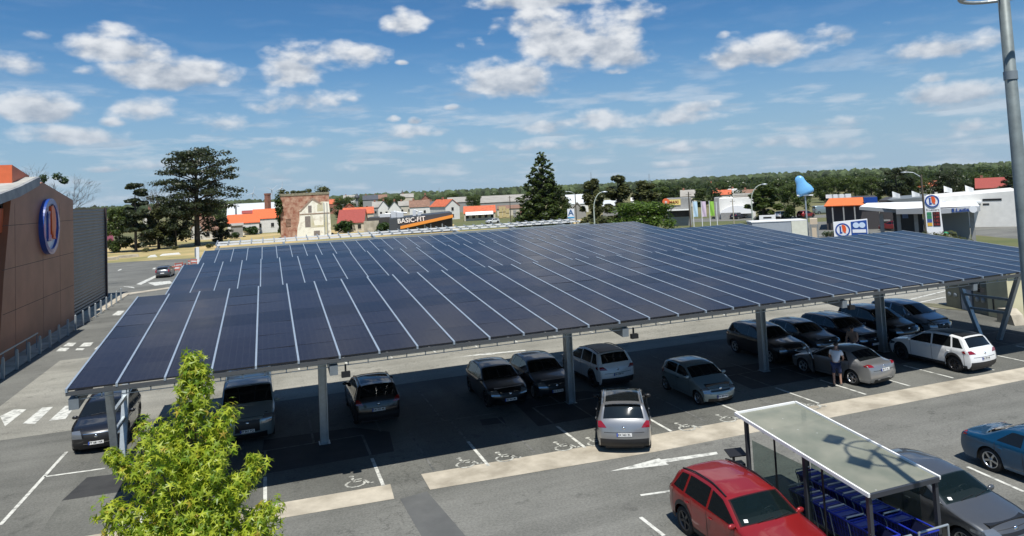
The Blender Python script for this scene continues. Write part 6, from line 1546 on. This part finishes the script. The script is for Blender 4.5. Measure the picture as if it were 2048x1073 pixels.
r = frame('small_sign', 1750, 84, 'small white sign with red lettering right of the billboard', 'sign'); mb = MB(); mb.bb((-.55, 0, .5), (.55, .05, 1.35)); mb.build('board', M_swhite, r); mb = MB(); mb.bb((-.5, 0, 0), (-.42, .05, .5)); mb.bb((.42, 0, 0), (.5, .05, .5)); mb.build('legs', M_steel, r); mb = MB(); mb.bb((-.45, -.02, .9), (.45, -.004, 1.05)); mb.build('red_stripe', M_red, r)
# sign with letter A right of the sequoia
r = frame('tall_sign', 1145, 112, 'upright white sign with a large grey blue letter A right of the sequoia', 'sign')
mb = MB(); mb.bb((-.55, 0, hz_(1145, 440, 112)), (.55, .2, hz_(1145, 418, 112))); mb.build('board', M_swhite, r); text_obj('sign_letter', 'A', 1.3, .01, mat('letter_blue', (.05, .12, .25), .5), r, (0, -.02, hz_(1145, 426, 112)), (R_(90), 0, 0), .03)
mb = MB(); mb.bb((-.53, -.02, hz_(1145, 437, 112)), (.53, -.004, hz_(1145, 434, 112))); mb.build('blue_stripe', mat('stripe_blue', (.05, .3, .5), .5), r); mb = MB(); mb.bb((-.1, .05, 0), (.1, .15, hz_(1145, 440, 112))); mb.build('post', M_steel, r)
# pallets yard
rn = random.Random(3); ptr = None
words = ['nearest left', 'second', 'third', 'fourth', 'fifth', 'sixth']
for k, px in enumerate((1002, 1009, 1016, 1030, 1044, 1056)):
    r = frame('pallet_stack', px, 236 + k % 2 * 4, f'stack of goods in the yard by the sequoia, {["leftmost", "second from left", "third from left", "fourth from left", "fifth from left", "rightmost"][k]}', 'stack', 'stacks in the storage yard')
    m_ = [mat('yellow_goods', (.50, .40, .20), .8, var=.15), MATS['yellow_goods'], MATS['yellow_goods'], M_wallg, M_brick, M_wallw][k]; hh = (4.0, 3.9, 3.2, 2.4, 2.8, 2.0)[k]
    for j in range(2): mb = MB(); mb.bb((-.55, 0, j * hh / 2 + .15), (.55, 1, (j + 1) * hh / 2)); mb.build('load', m_, r)
    for j in range(2): mb = MB(); mb.bb((-.6, -.05, j * hh / 2), (.6, 1.05, j * hh / 2 + .14)); mb.build('pallet', M_bark, r)
# ------------------------------------------------------------------ recycling containers at the right
p0, p1 = G(1893, 613), G(2012, 640); d_ = (p1 - p0).normalized(); ang = math.atan2(d_.y, d_.x)
def cont(label, f0, f1, h, m, slot=True, white=False):
    q0, q1 = p0.lerp(p1, f0), p0.lerp(p1, f1); r = empty('recycling_container', (q0.x, q0.y, 0), ang, label, 'container'); ln = (q1 - q0).length
    mb = MB(); mb.prism([(0, 0), (1.6, 0), (1.6, h * .8), (1.2, h), (.35, h), (0, h * .72)], 'X', .02, ln - .02); mb.build('bin_body', m, r, recalc=True)
    if slot:
        for k in range(2):
            x = ln * (.3 + .4 * k); mb = MB(); mb.lathe([(0, -.03), (.16, -.03), (.16, .02)], (x, -.01, h * .36), 'Y', 12); mb.build('round_hatch', M_steel, r)
    mb = MB(); mb.box((ln / 2, -.02, h * .62), (ln * .6, .03, .06)); mb.build('handle_bar', M_galv, r)
    return r
M_beige = mat('beige_container', (.30, .28, .20), .8, c2=(.22, .21, .16), vscale=1.5)
cont('beige recycling container behind the slanted columns, leftmost', 0, .27, 2.35, M_beige)
cont('grey blue recycling container with printed panel, second from the left', .28, .47, 2.35, mat('grey_blue_container', (.30, .34, .40), .7, var=.06))
cont('olive grey recycling container with open top, third from the left', .50, .74, 2.4, mat('olive_container', (.20, .19, .145), .8))
r = empty('cream_shelter_wall', tuple(p0.lerp(p1, .76)), ang, 'cream painted shed with dark patch, rightmost of the container row', 'shed')
mb = MB(); mb.bb((0, -.1, 0), (1.6, 2.2, 3.0)); mb.build('wall', mat('cream_paint', (.62, .58, .38), .8, c2=(.50, .46, .30), vscale=.8), r); mb = MB(); mb.bb((-2.2, -.02, 2.7), (1.8, 2.3, 2.95)); mb.build('roof', MATS['cream_paint'], r); mb = MB(); mb.bb((.4, -.13, .3), (.5, -.105, 1.1)); mb.build('vent_slot', M_dark, r)
sheet('kerb_strip', [tuple(p0 + Vector((-1, -.8, 0)))[:2], tuple(p1 + Vector((3, -1.2, 0)))[:2], tuple(p1 + Vector((3, 3, 0)))[:2], tuple(p0 + Vector((-1, 3, 0)))[:2]], .03, mat('weedy_kerb', (.12, .115, .07), .95, var=.4, vscale=1.2))
r = empty('concrete_block', tuple(G(2010, 648)), ang, 'rough pale concrete block right of the containers', 'block'); mb = MB(); mb.prism([(-.6, 0), (.7, 0), (.5, .55), (.1, .85), (-.5, .8)], 'Y', 0, .7); mb.build('block', M_conc, r, recalc=True)
tree('green bush behind the recycling containers at the right', 'bush', F_mid, 2050, 66, 560, 1.2, cat='bush')
r = frame('concrete_cabinet', 2018, 66, 'pale concrete utility cabinet on the verge left of the mast', 'cabinet'); mb = MB(); mb.bb((-.7, 0, 0), (.7, .9, 1.2)); mb.build('cabinet', M_conc, r); mb = MB(); mb.bb((.1, -.02, .5), (.3, -.004, .8)); mb.build('plate', M_steel, r)
# roads and verges on the right
sheet('service_road', [G(x, y)[:2] for x, y in ((1440, 452), (2048, 428), (2400, 400), (2400, 470), (2048, 480), (1900, 466), (1700, 480), (1450, 475))], .008, M_asph2)
sheet('verge', [G(x, y)[:2] for x, y in ((1870, 474), (1920, 470), (2060, 480), (2300, 500), (2300, 520), (2048, 495), (1900, 482))], .012, M_green)
sheet('street', [G(x, y)[:2] for x, y in ((1330, 440), (1700, 428), (2100, 404), (2100, 408), (1700, 434), (1330, 447))], .008, M_asph2)
sheet('grass_bank', [G(x, y)[:2] for x, y in ((1400, 449), (1520, 445), (1520, 452), (1400, 458))], .012, M_green)
sheet('yard', [G(x, y)[:2] for x, y in ((905, 446), (1090, 432), (1090, 452), (920, 462))], .008, M_green)
r = frame('green_tank', 1894, 96, 'small green tank beside the price totem', 'tank'); mb = MB(); mb.ell((0, 0, .9), (.45, .45, .85), 14, 8); mb.build('tank', mat('tank_green', (.02, .25, .12), .5), r); mb = MB(); mb.bb((-.3, -.3, 0), (.3, .3, .2)); mb.build('foot', M_steel, r)
tree('olive shrub at the foot of the price totem', 'bush', F_olive, 1895, 88, 462, 1.4, cat='bush')
# ------------------------------------------------------------------ vehicles far off (copies of the near ones)
def far(src, px, py, head, label, sc=1.0):
    g = G(px, py); c = dup(CARL[src], (g.x, g.y, .02), R_(head), label, None, sc)
    if 'group' in c: del c['group']
    return c
far(5, 985, 448, 200, 'white car parked on grass by the long orange roofed building')
far(8, 1478, 438, 15, 'dark car on the street in front of the arched hall')
far(1, 1648, 428, -20, 'white van on the street left of the restaurant')
far(5, 1567, 437, 10, 'white car behind the grey trailer, beside the red car')
far(15, 1612, 436, 10, 'red car behind the mast with the blue sign')
far(7, 1835, 466, 30, 'grey car filling up under the fuel station canopy')
far(15, 1788, 462, 100, 'red car at the fuel pumps under the station canopy')
far(0, 2062, 452, 170, 'black car on the service road at the right edge')
far(13, 1345, 446, 0, 'silver car behind the bright green tree')
# ------------------------------------------------------------------ bits at the far left road
p = G(396, 530); r = empty('white_cabinet', (p.x, p.y, 0), 0, 'tall narrow white cabinet post at the rear left corner of the solar roofs', 'post'); mb = MB(); mb.bb((-.22, -.2, 0), (.22, .2, 2.7)); mb.build('post_body', M_white, r); mb = MB(); mb.bb((-.42, -.25, 1.2), (-.24, .2, 2.6)); mb.build('side_box', M_steel, r)
bs = None
for k, (px, py) in enumerate(((349, 548), (358, 541), (368, 543), (378, 536), (388, 533))):
    g = G(px, py); lb = f'red and white site barrier beside the grey hatchback, {["leftmost", "second from left", "middle one", "second from right", "rightmost"][k]}'
    if bs is None:
        bs = empty('site_barrier', (g.x, g.y, 0), .3, lb, 'barrier', 'site barriers by the far road'); M_pk = mat('barrier_red', (.55, .16, .12), .7)
        for zz, m_ in ((.55, M_pk), (.75, M_white), (.95, M_pk)): mb = MB(); mb.bb((-.7, -.03, zz - .09), (.7, .03, zz + .09)); mb.build('board', m_, bs)
        for x in (-.6, .6): mb = MB(); mb.bb((x - .04, -.04, 0), (x + .04, .04, 1.1)); mb.build('leg', M_pk, bs)
    else: dup(bs, (g.x, g.y, 0), .3 + k * .5, lb)
for k, (px, py, w_, h_, lb) in enumerate(((341, 511, 3.6, .3, 'white slab lying at the meadow edge'), (305, 515, 1.6, .35, 'small white rubble heap at the meadow edge'), (255, 516, 4, .5, 'long grey concrete kerb lying at the meadow edge'), (222, 521, 2.5, .5, 'pale concrete block near the supermarket corner'))):
    g = G(px, py); r = empty('concrete_slab', (g.x, g.y, 0), .15, lb, 'slab'); mb = MB(); mb.prism([(-w_ / 2, 0), (w_ / 2, 0), (w_ / 2 - .3, h_), (-w_ / 2 + .5, h_ * .9)], 'Y', 0, 1.4); mb.build('slab', M_white if k < 2 else M_conc, r, recalc=True)
# ------------------------------------------------------------------ haze
hb = MB(); hb.bb((-2600, -300, -1.0), (3400, 3500, 190)); hm = bpy.data.materials.new('haze_air'); hm.use_nodes = True; nt_ = hm.node_tree; nt_.nodes.remove(nt_.nodes['Principled BSDF'])
pv_ = nt_.nodes.new('ShaderNodeVolumePrincipled'); pv_.inputs['Density'].default_value = .000022; pv_.inputs['Color'].default_value = (.72, .82, .95, 1); pv_.inputs['Anisotropy'].default_value = .2
nt_.links.new(pv_.outputs[0], nt_.nodes['Material Output'].inputs['Volume'])
if HAZE: tag(hb.build('haze', hm), kind='stuff')
